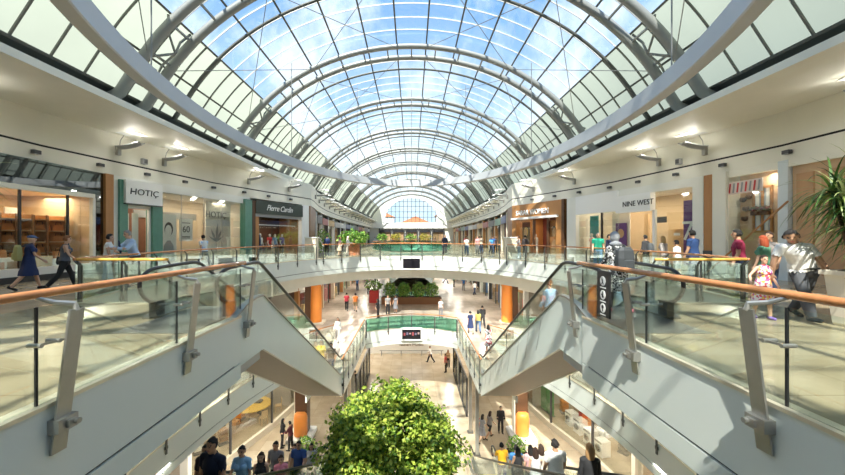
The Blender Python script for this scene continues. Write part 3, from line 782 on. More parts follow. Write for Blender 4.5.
t = empty('poster', f.world(X(229), .98, 0), f.rz, 'black shop name and grey lily drawing on the cream display wall of the green-pilaster shop', 'poster')
text('lettering', 'HOTIÇ', .55, M['black'], t, (0, -.0, 3.1), sx=1.1)
mb = MB()
for a, l in ((-.5, 1.0), (.1, 1.3), (.55, 1.1), (-1.0, .8), (1.0, .8)):
    mb.prism([(0, 1.3), (math.sin(a)*l*.5-.12, 1.3+math.cos(a)*l*.5), (math.sin(a)*l, 1.3+math.cos(a)*l), (math.sin(a)*l*.5+.12, 1.3+math.cos(a)*l*.5)], 'y', -.01, 0)
mb.bar((0, -.005, .5), (0, -.005, 1.3), .05, .01); mb.build('lily_drawing', M['grey'], t)
def poster(f, px0, px1, y0, y1, z0, name, label, bgm, paint=None, yoff=-.02, inside=.3):
    xa, xb = f.lx(px0), f.lx(px1); w = xb-xa; z1 = f.lz((px0+px1)/2, y0); zb = f.lz((px0+px1)/2, y1) if z0 is None else z0
    t = empty(name, f.world(xa, inside, zb), f.rz, label, 'poster')
    MB().box(0, w, 0, .03, 0, z1-zb).build('sheet', bgm, t)
    if paint: paint(t, w, z1-zb)
    return t
def portrait(hairm, skinm, shirtm):
    def g(t, w, h):
        MB().ell((w*.5, -.012, h*.68), (w*.27, .008, h*.15)).build('printed_hair', hairm, t)
        MB().ell((w*.47, -.022, h*.645), (w*.21, .012, h*.125)).build('printed_face', skinm, t)
        MB().prism([(w*.12, 0), (w*.88, 0), (w*.78, h*.34), (w*.58, h*.44), (w*.42, h*.44), (w*.22, h*.34)], 'y', -.02, -.001).build('printed_shoulders', shirtm, t)
    return g
poster(f, 165, 181, 214, 262, .3, 'poster', 'tall black-and-white portrait poster in the shop window beside the green pilaster', PAPER, portrait(INK, PAPER, M['grey']))
def sale(txt, m, small=True):
    def g(t, w, h):
        text('lettering', txt, h*.42, m, t, (w/2, -.004, h*.52), depth=.006)
        if small:
            for z in (.82, .2, .14): MB().box(w*.2, w*.8, -.006, 0, h*z-.02, h*z+.02).build('text_line', m, t)
    return g
poster(f, 182.5, 195.5, 219, 241, None, 'poster', 'cream sale poster reading 60 hanging in the shop window', PAPER, sale('60', INK), inside=.2)
poster(f, 134, 140.5, 213, 250, None, 'poster', 'narrow framed portrait standing in the doorway under the projecting sign box', PAPER, portrait(INK, M['grey'], INK), inside=.7)
poster(f, 142, 148, 213, 255, None, 'blank_poster', 'plain white panel standing in the doorway next to the framed portrait', PAPER, inside=.6)

# --- corner shop with the dark script sign
f = Front(hit(251.5, PU), hit(308, PU), 0, 'shopfront', 'clothes shop with a dark green sign in white script, on the angled wall', 'shop'); X = f.lx; W = f.w
f.box('jamb', M['brown'], 0, X(254.5), -.1, .3, 0, 4.3); f.box('jamb', M['lwhite'], X(301), W, -.1, .3, 0, 4.46)
f.box('wood_panel', M['wood'], X(254.5), X(258.5), -.04, .3, 0, 3.4)
sg = f.box('sign_panel', mat('sign_green_black', (.018, .035, .028), .35), X(254.5), X(301.5), -.15, .15, 3.38, 4.36)
text('lettering', 'Pierre Cardin', .62, M['lwhite'], sg, ((X(265)+X(291))/2, -.16, 3.86), shear=.35, sx=.98, space=.9)
f.box('lintel', M['grey'], X(254.5), X(301), -.05, .1, 3.15, 3.38)
f.interior(X(254), W, 3.2, 3.4, mat('brown_interior', (.40, .22, .10), .6, var=.1), back=DKW)
f.box('hanging_bar', M['lwhite'], X(263), X(300), .5, .55, 2.55, 2.62)
f.box('window_glass', M['sglass'], X(258.5), X(300), .1, .115, 0, 3.15)
for px in (264, 290): f.light(X(px), 1.2, 3.3, 1.0, 110)
PC = f

# --- right side: timber shopfront
f = Front(hit(513, PU), hit(566, PU), 0, 'shopfront', 'timber clad shopfront with silver letters above a white awning', 'shop'); X = f.lx; W = f.w
mb = MB(); mb.box(0, W, -.1, .2, 3.35, 4.46); mb.box(0, X(517), -.1, .2, 0, 3.4); mb.box(X(557), W, -.12, .2, 0, 3.4); mb.build('timber_surround', M['wood'], f.e)
f.box('awning', M['lwhite'], X(515), X(560), -.45, .0, 3.15, 3.32); f.box('jamb', M['brown'], X(563.5), W, -.2, .2, 0, 4.46)
text('lettering', 'SARAR WOMEN', .60, M['lwhite'], f.e, ((X(518)+X(549))/2, -.14, 3.72), sx=.95, depth=.03)
f.interior(X(516), X(557), 3.0, 3.4, M['wood'], back=mat('maroon_back', (.16, .04, .03), .6, var=.2))
for px in (533, 547): f.box('door_jamb', M['brown'], X(px)-.1, X(px)+.1, .05, .2, 0, 3.15)
f.box('window_glass', M['sglass'], X(517), X(533), .1, .115, .1, 3.15); f.box('window_glass', M['sglass'], X(547), X(557), .1, .115, .1, 3.15)
shelves(f, X(534), X(547), 2.95, (.6, 1.2, 1.8, 2.4), M['lwood'])
poster(f, 547.5, 556.5, 220, 252, .25, 'poster', 'large warm-toned portrait poster beside the timber shop doorway', mat('amber_print', (.50, .20, .06), .6), portrait(INK, SKINP, SKINP), inside=.25)
poster(f, 519.5, 527, 222, 250, .3, 'poster', 'full-length fashion poster in the first window of the timber shop', mat('dark_print', (.12, .07, .04), .6), portrait(GOLD, SKINP, M['lwhite']), inside=.3)
for px in (525, 550): f.light(X(px), 1.3, 3.3, 1.0, 120)
SW = f

# --- right side: white shop with the purple posters
f = Front(hit(568, PU), hit(705, PU), 0, 'shopfront', 'white shopfront with black lettering on a blank header, purple sale posters inside', 'shop'); X = f.lx; W = f.w
mb = MB(); mb.box(0, X(577), -.1, .25, 0, 4.46); mb.box(X(694), W, -.1, .25, 0, 4.46); mb.box(X(577), X(694), -.02, .25, 4.05, 4.46); mb.build('white_surround', M['white'], f.e)
f.box('header_panel', M['lwhite'], X(577), X(619), -.12, .1, 3.2, 4.46)
sg = f.box('sign_panel', M['lwhite'], X(619), X(654), -.25, .1, 3.05, 4.05); text('lettering', 'NINE WEST', .42, M['black'], sg, (X(641), -.26, 3.52), sx=.95)
f.interior(X(575), X(697), 3.4, 4.2, PALE, back=mat('back_warm', (.62, .47, .30), .6, var=.08))
f.box('window_glass', M['sglass'], X(579), X(619), .0, .015, .15, 3.2); f.box('window_glass', M['sglass'], X(655), X(694), .0, .015, .15, 4.05)
f.box('teal_backdrop', TEAL, X(580), X(588), .8, .85, 0, 3.1); f.box('window_divider', M['black'], X(601), X(602), -.02, .1, 0, 3.2)
f.box('display_wall', PALE, X(603), X(620), .7, .75, 0, 3.2); f.box('pale_wood_panel', M['lwood'], X(623), X(627), 1.5, 1.6, 0, 3.0)  # narrow panel here is plain pale wood
f.box('door_post', M['lwhite'], X(653), X(655.5), -.05, .1, 0, 3.1); f.box('sign_plate', M['black'], X(634), X(643), 1.6, 1.63, 2.45, 2.8)
shelves(f, X(626), X(653), 3.35, (.6, 1.1, 1.6, 2.1), M['lwood'])
poster(f, 681, 694.5, 200, 240, .2, 'poster', 'purple sale poster reading -70 in the window of the white shop', PURP, sale('-70', M['lwhite'], False), inside=.15)
poster(f, 607.5, 618, 223, 246, None, 'poster', 'small purple poster on the display wall behind the man in green', PURP, lambda t, w, h: MB().ell((w/2, -.01, h*.55), (w*.3, .01, h*.2)).build('printed_face', SKINP, t), inside=.6)
for px in (590, 612, 640, 672): f.light(X(px), 1.5, 4.1, 1.1, 130)
NW = f
pilaster(PU, 706, 714, 0, 4.46, M['wood'], 'timber pilaster with a dark plinth beside the cream wall panel', base=M['dark'])
pilaster(PU, 714.5, 728, 0, 4.46, M['cream'], 'wide plain cream pier between the timber pilaster and the cottage display')

# --- right side: display window with a cottage wall
f = Front(hit(727.5, PU), (14.1, 4), 0, 'shopfront', 'tan shop window dressed as a cottage wall behind the man in white', 'shop'); X = f.lx; W = f.w
f.box('cottage_wall', TAN, 0, X(782), .5, .6, 0, 4.46); f.box('side_wall', TAN, X(790), W, .1, .3, 0, 4.46)
f.box('pale_post', mat('pale_blue', (.62, .68, .70), .5), X(779), X(789), -.05, .4, 0, 4.46); f.box('pale_edge', M['cream'], 0, X(729), -.05, .5, 0, 4.46)
f.box('header', M['cream'], 0, W, -.02, .2, 4.2, 4.46)
f.box('window_glass', M['sglass'], X(729), X(779), .0, .015, .15, 4.2)
for k, (pa, pb) in enumerate(((795, 812), (820, 845))): f.box('brown_panel', mat('caramel', (.50, .28, .14), .6, var=.1), X(pa), X(pb), .05, .1, .3, 3.9)
FH = f
wdw = empty('cottage_window', f.world(X(752), .46, f.lz(752, 224)+.1), f.rz, 'wooden cottage window with white curtains on the tan display wall', 'window')
w2 = X(762)-X(743)
mb = MB(); mb.box(-w2/2, w2/2, -.06, .02, -.45, -.36); mb.box(-w2/2, w2/2, -.06, .02, 1.35, 1.44)
for x in (-w2/2, -.035, w2/2-.07): mb.box(x, x+.07, -.06, .02, -.4, 1.4)
mb.build('frame', M['wood'], wdw); MB().box(-w2/2, w2/2, 0, .02, -.4, 1.4).build('pane', mat('sky_pane', (.45, .55, .68), .2), wdw)
for s in (-1, 1): MB().loft([[(s*(.1+.13*j/5+a), -.02-.02*(j % 2), z) for j in range(6)]+[(s*(.1+.13*(5-j)/5+a), -.01, z) for j in range(6)] for z, a in ((-.36, .0), (1.35, .05))]).build('curtain', M['lwhite'], wdw)
for k, s in enumerate((-1, 1)):
    t = empty('flower_box', f.world(X(752)+s*w2*.26, .36, f.lz(752, 215)), f.rz, '%s flower box with dark blooms hanging across the cottage window' % ('farther' if k == 0 else 'nearer'), 'planter')
    MB().bbox(-w2*.2, w2*.2, -.1, .1, 0, .16).build('box', M['brown'], t)
    mb = MB()
    for i in range(26): mb.ell((random.uniform(-.2, .2)*w2, random.uniform(-.1, .08), .2+random.random()*.14), (.05, .05, .05), 6, 4)
    mb.build('blooms', island_mat('dark_blooms', [(.25, .03, .05), (.06, .10, .03), (.10, .02, .04)]), t)
for k, (px, y) in enumerate(((733.5, 200), (736, 209), (735, 219), (739, 197))):
    t = empty('wall_pot', f.world(X(px), .42, f.lz(px, y)), f.rz, 'small round pot hung on the cottage wall, %s from the floor' % ORD[3-k], 'pot'); MB().lathe([(.02, -.1), (.1, -.06), (.12, .02), (.1, .1), (.07, .1)], n=10).build('pot_body', M['brown'], t, smooth=True)
t = empty('garland_sign', f.world(X(742), .02, f.lz(742, 187)), f.rz, 'red and white lettered garland sign hung over the cottage window', 'sign')
MB().box(-.85, .85, -.02, 0, -.26, .26).build('board', mat('pinkish_white', (.72, .62, .56), .6), t)
for i in range(9): MB().bar((-.75+i*.18, -.03, -.2), (-.7+i*.18, -.03, .2), .07, .01, (0, 1, 0)).build('letter_stroke', M['red'] if i % 2 else M['grey'], t)
t = empty('sun_parasol', f.world(X(781), -.5, 0), f.rz, 'closed slanting wooden parasol pole behind the dark haired person', 'parasol')
MB().bar((-2.6, -.1, .0), (.6, .1, 2.9), .05, .05).build('pole', M['wood'], t)
for x in (1.5, 4, 7): f.light(x+X(729), .25, 4.15, .3, 45, (1, .9, .75))

# --- farther units on the three floors, both sides
SIGNC = [(.02, .02, .025), (.55, .55, .52), (.30, .03, .03), (.05, .08, .2), (.5, .3, .1), (.10, .22, .16), (.35, .33, .30)]
SIGNN = ['black', 'white', 'red', 'navy blue', 'amber', 'green', 'grey']
INTC = [(.35, .22, .12), (.12, .07, .05), (.55, .45, .32), (.28, .06, .05), (.40, .36, .30), (.16, .16, .17), (.5, .32, .15)]
def unit(p0, p1, z, h, k, label, depth=2.4, light=60, group=None, goods=True):
    f = Front(p0, p1, z, 'shopfront', label, 'shop', group); w = f.w
    m = mat('sign_tone_%d' % (k % 7), SIGNC[k % 7], .4); im = mat('unit_interior_%d' % (k % 7), INTC[k % 7], .6, var=.15)
    f.interior(.2, w-.2, depth, h, im)
    for a in (0, w-.3): f.box('side_pier', [M['white'], M['wood'], M['dark'], M['stone']][k % 4], a, a+.3, -.08, .3, 0, h+.4)
    f.box('sign_panel', m, .3, w-.3, -.12, .1, h-.75, h+.05)
    mb = MB()
    n = 4+k % 4
    f.box('window_glass', M['sglass'], .3, w*.55, .05, .06, .15, h-.75); f.box('door_frame', M['dsteel'], w*.55, w*.57, 0, .1, 0, h-.75)
    if goods:
        for j in range(5):
            x = .5+j*(w-1)/5; zt = .9+.5*((j*7+k) % 3)
            f.box('display_block', mat('goods_%d' % ((j+k) % 6), [(.6, .55, .5), (.5, .08, .08), (.1, .2, .4), (.65, .45, .15), (.06, .06, .07), (.35, .5, .3)][(j+k) % 6], .6), x, x+.35, .5+.3*(j % 2), .8+.3*(j % 2), 0, zt)
    if light: f.light(w/2, depth/2, h-.85, w*.5, light, sy=.8)
    return f
def stations(path, y0, y1, step):
    ys = np.arange(y0, y1+.01, step); out = []
    for y in ys:
        for a, b in zip(path, path[1:]):
            if a[1] <= y <= b[1]: t = (y-a[1])/(b[1]-a[1]); out.append((a[0]+t*(b[0]-a[0]), y)); break
    return out
def run(path, y0, y1, step, z, h, fmt, light, k0=0, depth=2.4):
    for sg in (-1, 1):
        st = stations(path, y0, y1, step)
        for k, (a, b) in enumerate(zip(st, st[1:])):
            kk = k0+k*2+(3 if sg > 0 else 0)
            p0, p1 = (a, b) if sg < 0 else ((-b[0], b[1]), (-a[0], a[1]))
            unit(p0, p1, z, h, kk, fmt % (SIGNN[kk % 7], 'left' if sg < 0 else 'right', ORD[k]), depth, light)
run(PU, 36.8, 102, 5.2, 0, 3.9, 'distant upper shopfront with %s sign in the %s row, %s beyond the corner', 90, 0)
run(PM, 30.5, 84, 5.3, ZM, 3.0, 'middle floor shopfront with %s sign along the %s passage, %s beyond the orange column', 110, 1, 3.0)
run(PG, 6, 17, 5.5, ZG, 3.9, 'ground floor shopfront with %s sign under the %s lower walkway, %s from the camera', 160, 2, 4.0)
run(PG, 27.6, 47, 4.8, ZG, 3.9, 'ground floor shopfront with %s sign behind the %s square column, %s along', 160, 4, 3.0)
# shops on the ground floor behind the columns: fully glazed corners
for sg in (-1, 1):
    pts = [(-10.6, 17), (-10.2, 20.0), (-9.2, 23.4), (-8.6, 26.5)]; P = pts if sg < 0 else mirror(pts)
    f = Front(P[0], P[-1], ZG, 'shopfront', 'curved glass ground floor shop %s' % ('with the yellow round table inside' if sg < 0 else 'with white washing machines inside'), 'shop')
    loc = [((Vector(p)-f.p0).dot(f.u), (Vector(p)-f.p0).dot(f.n)) for p in P]
    mb = MB()
    for a, b in zip(loc, loc[1:]): mb.bar((*a, .2), (*b, .2), .2, .4)
    mb.build('plinth', M['stone'], f.e)
    mb = MB()
    for a, b in zip(loc, loc[1:]): mb.bar((*a, 2.0), (*b, 2.0), .02, 3.3)
    mb.build('window_glass', M['sglass'], f.e)
    for a in loc: f.box('mullion', M['dark'], a[0]-.05, a[0]+.05, a[1]-.05, a[1]+.05, 0, 3.7)
    mb = MB(); mb.slot(0).quad((.1, 5.5, 0), (f.w-.1, 5.5, 0), (f.w-.1, 5.5, 4), (.1, 5.5, 4)); mb.slot(1).quad((.1, .2, .02), (f.w-.1, .2, .02), (f.w-.1, 5.5, .02), (.1, 5.5, .02)); mb.slot(2).quad((.1, .2, 3.9), (f.w-.1, .2, 3.9), (f.w-.1, 5.5, 3.9), (.1, 5.5, 3.9))
    mb.quad((.1, .4, 0), (.1, 5.5, 0), (.1, 5.5, 4), (.1, .4, 4)); mb.quad((f.w-.1, .4, 0), (f.w-.1, 5.5, 0), (f.w-.1, 5.5, 4), (f.w-.1, .4, 4))
    mb.build('interior', [mat('umber_wall', (.38, .24, .13), .6, var=.2) if sg < 0 else mat('grey_wall', (.42, .38, .33), .6, var=.15), M['floorG'], mat('shop_ceiling', (.45, .42, .38), .7)], f.e, fix=False)
    shelves(f, 1, f.w-1, 5.4, (.8, 1.5, 2.2), M['lwood'])
    for x in (2, 5, 8): f.light(x, 2.6, 3.85, 1.4, 150, (1, .88, .68))
    if sg < 0:
        t = empty('dining_table', (-11.3, 25.2, ZG+.02), 0, 'round yellow dining table inside the curved ground floor shop', 'table')
        YL = mat('yellow_top', (.78, .52, .10), .4); MB().lathe([(.02, .70), (1.25, .70), (1.3, .73), (1.25, .77), (.02, .77)], n=28).build('tabletop', YL, t, smooth=False)
        MB().lathe([(.5, 0), (.45, .05), (.12, .12), (.1, .7)], n=14).build('pedestal', M['lwood'], t)
        ch = None
        for i in range(6):
            a = i*PI/3+.3
            if ch is None:
                ch = empty('dining_chair', (0, 0, 0), 0, 'pale wooden chair around the yellow round table', 'chair', 'chairs round the yellow table')
                MB().bbox(-.22, .22, -.22, .22, .42, .47).build('seat', M['lwood'], ch); MB().bbox(-.22, .22, .19, .23, .55, .95).build('backrest', M['lwood'], ch)
                for x in (-.19, .19):
                    for y in (-.19, .2): MB().bar((x, y, 0), (x, y, .95 if y > 0 else .43), .035, .035).build('leg', M['lwood'], ch)
                o = ch
            else: o = copy_tree(ch)
            o.location = (-11.3+1.75*math.cos(a), 25.2+1.75*math.sin(a), ZG+.02); o.rotation_euler.z = a-PI/2
    else:
        wm = None
        for i, (x, y) in enumerate(((3.0, 1.6), (4.0, 1.5), (5.2, 1.3), (6.3, 1.2))):
            lab = 'white washing machine in the ground floor shop window, %s from the square column' % ORD[i]
            if wm is None:
                wm = empty('washing_machine', f.world(x, y), f.rz, lab, 'appliance')
                MB().bbox(-.32, .32, -.3, .3, 0, .9).build('cabinet', M['lwhite'], wm)
                MB().tube([(0, -.3, .45), (0, -.33, .45)], .22, 20).build('door', M['grey'], wm); MB().tube([(0, -.33, .45), (0, -.345, .45)], .15, 20).build('door_window', M['screen'], wm); MB().box(-.28, .28, -.31, -.3, .76, .86).build('control_panel', M['grey'], wm)
            else: copy_tree(wm, f.world(x, y), f.rz, lab)
        GP = mat('green_panel', (.03, .28, .06), .4)
        for i, x in enumerate((.7, 1.5)):
            t = empty('sign_board', f.world(x, 1.0), f.rz, ('taller' if i else 'lower')+' green display panel in the ground floor appliance shop', 'panel'); MB().bbox(-.35, .35, -.05, .05, 0, 2.4+.5*i).build('board', GP, t); MB().box(-.4, .4, -.15, .15, 0, .04).build('foot', M['dark'], t)

# goods standing about in the two glazed ground floor shops
crate = None
GC = [('red', (.55, .05, .04)), ('dark blue', (.04, .08, .25)), ('brown', (.28, .14, .06)), ('white', (.8, .8, .77)), ('black', (.03, .03, .03)), ('orange', (.75, .28, .04))]
for sg in (-1, 1):
    for k in range(9):
        nm, c = GC[(k*5+(sg > 0)) % 6]; y = 17.9+k*.95; x = sg*(12.1+.75*((k*7) % 4)-.14*k)
        t = empty('display_stand', (x, y, ZG+.02), .2*k, '%s tray stand behind the ground floor glass near the %s, %s in line' % (nm, 'yellow table' if sg < 0 else 'washing machines', ORD[k]), 'stand')
        m = mat('stand_'+nm.replace(' ', '_'), c, .5); hh = .9+.35*((k*3) % 4)
        MB().bbox(-.28, .28, -.28, .28, 0, .08).build('base', M['dark'], t); MB().box(-.03, .03, -.03, .03, .08, hh).build('pole', M['dsteel'], t)
        for j in range(3): MB().bbox(-.24, .24, -.24, .24, .2+j*hh*.28, .2+j*hh*.28+hh*.2).build('tray', m, t)
# ---------------------------------------------------------------- people
DG = lambda: bpy.context.evaluated_depsgraph_get()
def cap_rings(mb, a, b, ra, rb, n=10):
    a, b = Vector(a), Vector(b); t = (b-a); l = t.length; t.normalize()
    u = t.cross(Vector((0, 1, 0.3))); u.normalize(); w_ = t.cross(u)
    rings = []
    for ang in (-88, -60, -30): q = math.radians(ang); rings.append((a+t*(ra*math.sin(q)), ra*math.cos(q)))
    for k in range(4): q = k/3; rings.append((a.lerp(b, q), ra+(rb-ra)*q))
    for ang in (30, 60, 88): q = math.radians(ang); rings.append((b+t*(rb*math.sin(q)), rb*math.cos(q)))
    mb.loft([[c+u*(math.cos(2*PI*i/n)*r)+w_*(math.sin(2*PI*i/n)*r) for i in range(n)] for c, r in rings])

def figure(pose):
    """joints and solids of one standing figure, 1.75 m tall, facing +y, then its body mesh and per-vertex region"""
    g = pose.get; fem = g('fem', 0); R = math.radians
    hip_f = (R(g('lh', 0)), R(g('rh', 0))); kn = (R(g('lk', 4)), R(g('rk', 4)))
    arm_f = (R(g('la', 4)), R(g('ra', 4))); ab = (R(g('lab', 8)), R(g('rab', 8))); el = (R(g('le', 18)), R(g('re', 18))); tw = (R(g('lt', 0)), R(g('rt', 0)))
    lean = R(g('lean', 2)); nod = R(g('nod', 0)); turn = R(g('turn', 0)); tilt = R(g('tilt', 0))
    pel = Vector((0, 0, .95)); sl = R(g('slean', 0)); sp = Vector((math.sin(sl), math.sin(lean)*math.cos(sl), math.cos(lean)*math.cos(sl))); fw = Vector((0, math.cos(lean), -math.sin(lean)))
    chest = pel+sp*.32; nb = pel+sp*.54
    seg = []; mb = MB()
    def cap(a, b, ra, rb, lab): cap_rings(mb, a, b, ra, rb); seg.append((Vector(a), Vector(b), ra, rb, lab))
    # torso loft: width, depth, forward shift along the spine
    prof = [(-.13, .10, .085, 0), (-.06, .165, .115, -.01), (.02, .17 if not fem else .175, .12, -.01), (.12, .15 if not fem else .13, .105, 0), (.22, .155 if not fem else .135, .108, .005), (.34, .175 if not fem else .15, .12 if not fem else .125, .012),
            (.43, .17 if not fem else .145, .105, 0), (.49, .12, .08, -.005), (.53, .065, .06, -.005)]
    rings = []
    for d, wx, dy, fy in prof:
        c = pel+sp*d+fw*fy; rings.append([c+Vector((math.cos(2*PI*i/18)*wx, 0, 0))+fw*(math.sin(2*PI*i/18)*dy) for i in range(18)])
    mb.loft(rings)
    if fem:
        for s in (-1, 1): mb.ell(pel+sp*.36+fw*.095+Vector((s*.07, 0, 0)), (.068, .062, .068), 10, 7)
    sw = .185 if not fem else .16
    hq = Matrix.Rotation(-lean*.6-nod, 3, 'X') ; hq = Matrix.Rotation(turn, 3, 'Z') @ hq @ Matrix.Rotation(tilt, 3, 'Y')
    hu = hq @ Vector((0, 0, 1)); hf = hq @ Vector((0, 1, 0)); hx = hq @ Vector((1, 0, 0))
    nt = nb+hu*.07; cap(nb-sp*.05, nt, .062 if not fem else .052, .054 if not fem else .046, 'neck')
    hc = nb+hu*.165+hf*.02
    mb.ell(hc+hu*.02, (.076, .096, .108), 16, 12, hq); mb.ell(hc-hu*.055+hf*.018, (.058, .070, .070), 12, 9, hq)
    mb.ell(hc-hu*.01+hf*.10, (.014, .022, .026), 8, 6, hq); mb.ell(hc-hu*.10+hf*.062, (.024, .022, .018), 8, 6, hq)
    for s in (-1, 1): mb.ell(hc-hu*.005+hx*(s*.078)-hf*.005, (.012, .022, .034), 8, 6, hq)
    head = (hc, hu, hf, hx)
    hands = []
    for i, s in enumerate((-1, 1)):
        hj = pel+Vector((s*.092, 0, -.04)); f_ = hip_f[i]; td = Vector((s*.03, math.sin(f_), -math.cos(f_))).normalized(); kj = hj+td*.43
        sd = Vector((0, math.sin(f_-kn[i]), -math.cos(f_-kn[i]))); aj = kj+sd*.415
        cap(hj, kj, .088 if not fem else .09, .056, 'thigh'); cap(kj, kj+sd*.16, .055, .056, 'shin'); cap(kj+sd*.16, aj, .056, .037, 'shin')
        pitch = (f_-kn[i])*.75; fd = Vector((s*.12, math.cos(pitch), math.sin(pitch))).normalized(); dn = Vector((0, math.sin(pitch), -math.cos(pitch)))
        heel = aj+dn*.035-fd*.035; toe = aj+dn*.052+fd*.15; cap(aj, heel, .036, .036, 'foot'); cap(heel, toe, .036, .028, 'foot')
        sj = nb-sp*.075+Vector((s*sw, 0, 0)); a_ = arm_f[i]
        ud = Vector((s*math.sin(ab[i]), math.sin(a_)*math.cos(ab[i]), -math.cos(a_)*math.cos(ab[i]))); ej = sj+ud*.28
        b_ = a_+el[i]; fdv = Vector((s*math.sin(ab[i])*.5+math.sin(tw[i])*-s, math.sin(b_), -math.cos(b_))).normalized(); wj = ej+fdv*.245
        ru = .052 if not fem else .042
        cap(nb-sp*.06+Vector((s*.07, 0, 0)), sj, .058, ru+.006, 'shoulder'); cap(sj, ej, ru, ru-.010, 'uarm'); cap(ej, ej+fdv*.08, ru-.010, ru-.009, 'farm'); cap(ej+fdv*.08, wj, ru-.009, .026, 'farm')
        # hand: palm, four unequal bent fingers and a thumb leaving the side near its base
        side = fdv.cross(Vector((0, 0, 1)) if abs(fdv.z) < .9 else Vector((0, 1, 0))).normalized()
        inw = Vector((-s, 0, 0)); inw = (inw-fdv*inw.dot(fdv)).normalized(); wide = fdv.cross(inw).normalized()
        if wide.y < 0 or (abs(wide.y) < .3 and wide.z < 0): wide = -wide
        pe = wj+fdv*.085
        cap(wj, pe, .026, .028, 'hand'); cap(wj+wide*.018, pe+wide*.024, .018, .017, 'hand'); cap(wj-wide*.014, pe-wide*.024, .017, .016, 'hand')
        for k, (o, l) in enumerate(((.030, .068), (.010, .078), (-.010, .072), (-.029, .056))):
            b0 = pe+wide*o-fdv*.005; d1 = (fdv+inw*.25).normalized(); b1 = b0+d1*l*.5; d2 = (fdv+inw*.85).normalized()
            cap(b0, b1, .0095, .009, 'hand'); cap(b1, b1+d2*l*.5, .009, .0075, 'hand')
        t0 = wj+wide*.022+fdv*.02; t1 = t0+(fdv*.7+wide*.75+inw*.3).normalized()*.045; cap(t0, t1, .013, .011, 'hand'); cap(t1, t1+(fdv+wide*.25+inw*.3).normalized()*.032, .011, .009, 'hand')
        hands.append(pe)
    seg.append((pel-sp*.05, pel+sp*.50, .14, .12, 'torso'))
    # one continuous skin
    ob = mb.build('body_solids', M['white'], fix=False)
    m = ob.modifiers.new('r', 'REMESH'); m.mode = 'VOXEL'; m.voxel_size = .0105
    m = ob.modifiers.new('s', 'SMOOTH'); m.iterations = 3; m.factor = .5
    m = ob.modifiers.new('d', 'DECIMATE'); m.ratio = .30
    me = bpy.data.meshes.new_from_object(ob.evaluated_get(DG())); bpy.data.objects.remove(ob)
    nv = len(me.vertices); V = np.empty(nv*3); me.vertices.foreach_get('co', V); V = V.reshape(-1, 3)
    Nn = np.empty(nv*3); me.vertices.foreach_get('normal', Nn); Nn = Nn.reshape(-1, 3)
    dz = V[:, 2].min(); V[:, 2] -= dz
    me.vertices.foreach_set('co', V.ravel()); off = Vector((0, 0, -dz))
    best = np.full(nv, 1e9); lab = np.zeros(nv, int); tpar = np.zeros(nv); names = ['torso', 'neck', 'thigh', 'shin', 'foot', 'shoulder', 'uarm', 'farm', 'hand', 'head']
    for a, b, ra, rb, l in seg:
        A = np.array(a+off); D = np.array(b-a); t = np.clip(((V-A) @ D)/max(D @ D, 1e-9), 0, 1); d = np.linalg.norm(V-A-t[:, None]*D, axis=1)-(ra+(rb-ra)*t)
        k = d < best; best[k] = d[k]; lab[k] = names.index(l); tpar[k] = t[k]
    hc2 = hc+off; rel = V-np.array(hc2); hl = np.stack([rel @ np.array(hx), rel @ np.array(hf), rel @ np.array(hu)], 1)
    ish = (np.abs(hl[:, 0]) < .1) & (np.abs(hl[:, 1]) < .14) & (hl[:, 2] > -.125) & (hl[:, 2] < .15) & ((lab == 1) | (lab == 0) | (lab == 5)) & (np.linalg.norm(hl*[1, .8, .75], axis=1) < .115)
    lab[ish] = 9
    spd = (V-np.array(pel+off)) @ np.array(sp)           # height along the spine
    faces = [tuple(p.vertices) for p in me.polygons]
    return dict(me=me, V=V, N=Nn, lab=lab, t=tpar, hl=hl, spd=spd, faces=faces, names=names, pel=pel+off, sp=sp, fw=fw, head=(hc2, hu, hf, hx), hands=[h+off for h in hands], nb=nb+off, fem=fem, kneez=None)

SK = [mat('skin_light', (.66, .40, .27), .5), mat('skin_tan', (.50, .28, .17), .5), mat('skin_dark', (.36, .19, .11), .5)]
EYE_M = mat('eye_dark', (.03, .02, .02), .3); LIP = mat('lips', (.45, .13, .11), .45)
def finish_body(f):
    me = f['me']
    me.materials.clear()
    for m in (SK[0], EYE_M, LIP): me.materials.append(m)
    hl, lab = f['hl'], f['lab']; mi = np.zeros(len(f['faces']), int)
    for i, fc in enumerate(f['faces']):
        if lab[fc[0]] != 9: continue
        c = hl[list(fc)].mean(0)
        if c[1] > .05:
            if min(abs(c[0]-.032), abs(c[0]+.032)) < .013 and abs(c[2]-.012) < .008: mi[i] = 1
            elif min(abs(c[0]-.032), abs(c[0]+.032)) < .02 and abs(c[2]-.036) < .004: mi[i] = 1
            elif abs(c[0]) < .026 and abs(c[2]+.062) < .009: mi[i] = 2
    me.polygons.foreach_set('material_index', mi); me.polygons.foreach_set('use_smooth', [True]*len(me.polygons))
def shell(f, name, mask, grow, thick=True):
    """clothing that follows the body: the masked faces pushed outwards"""
    idx = {}; vs = []; fs = []; V, Nn = f['V'], f['N']
    g = grow if hasattr(grow, '__len__') else np.full(len(V), grow)
    for fc in f['faces']:
        if all(mask[i] for i in fc):
            q = []
            for i in fc:
                if i not in idx: idx[i] = len(vs); vs.append(tuple(V[i]+Nn[i]*g[i]))
                q.append(idx[i])
            fs.append(tuple(q))
    me = bpy.data.meshes.new(name); me.from_pydata(vs, [], fs); me.materials.append(M['white']); me.polygons.foreach_set('use_smooth', [True]*len(me.polygons))
    return me
def L_(f, *n): return np.isin(f['lab'], [f['names'].index(x) for x in n])
FIG = {}; CLOTH = {}
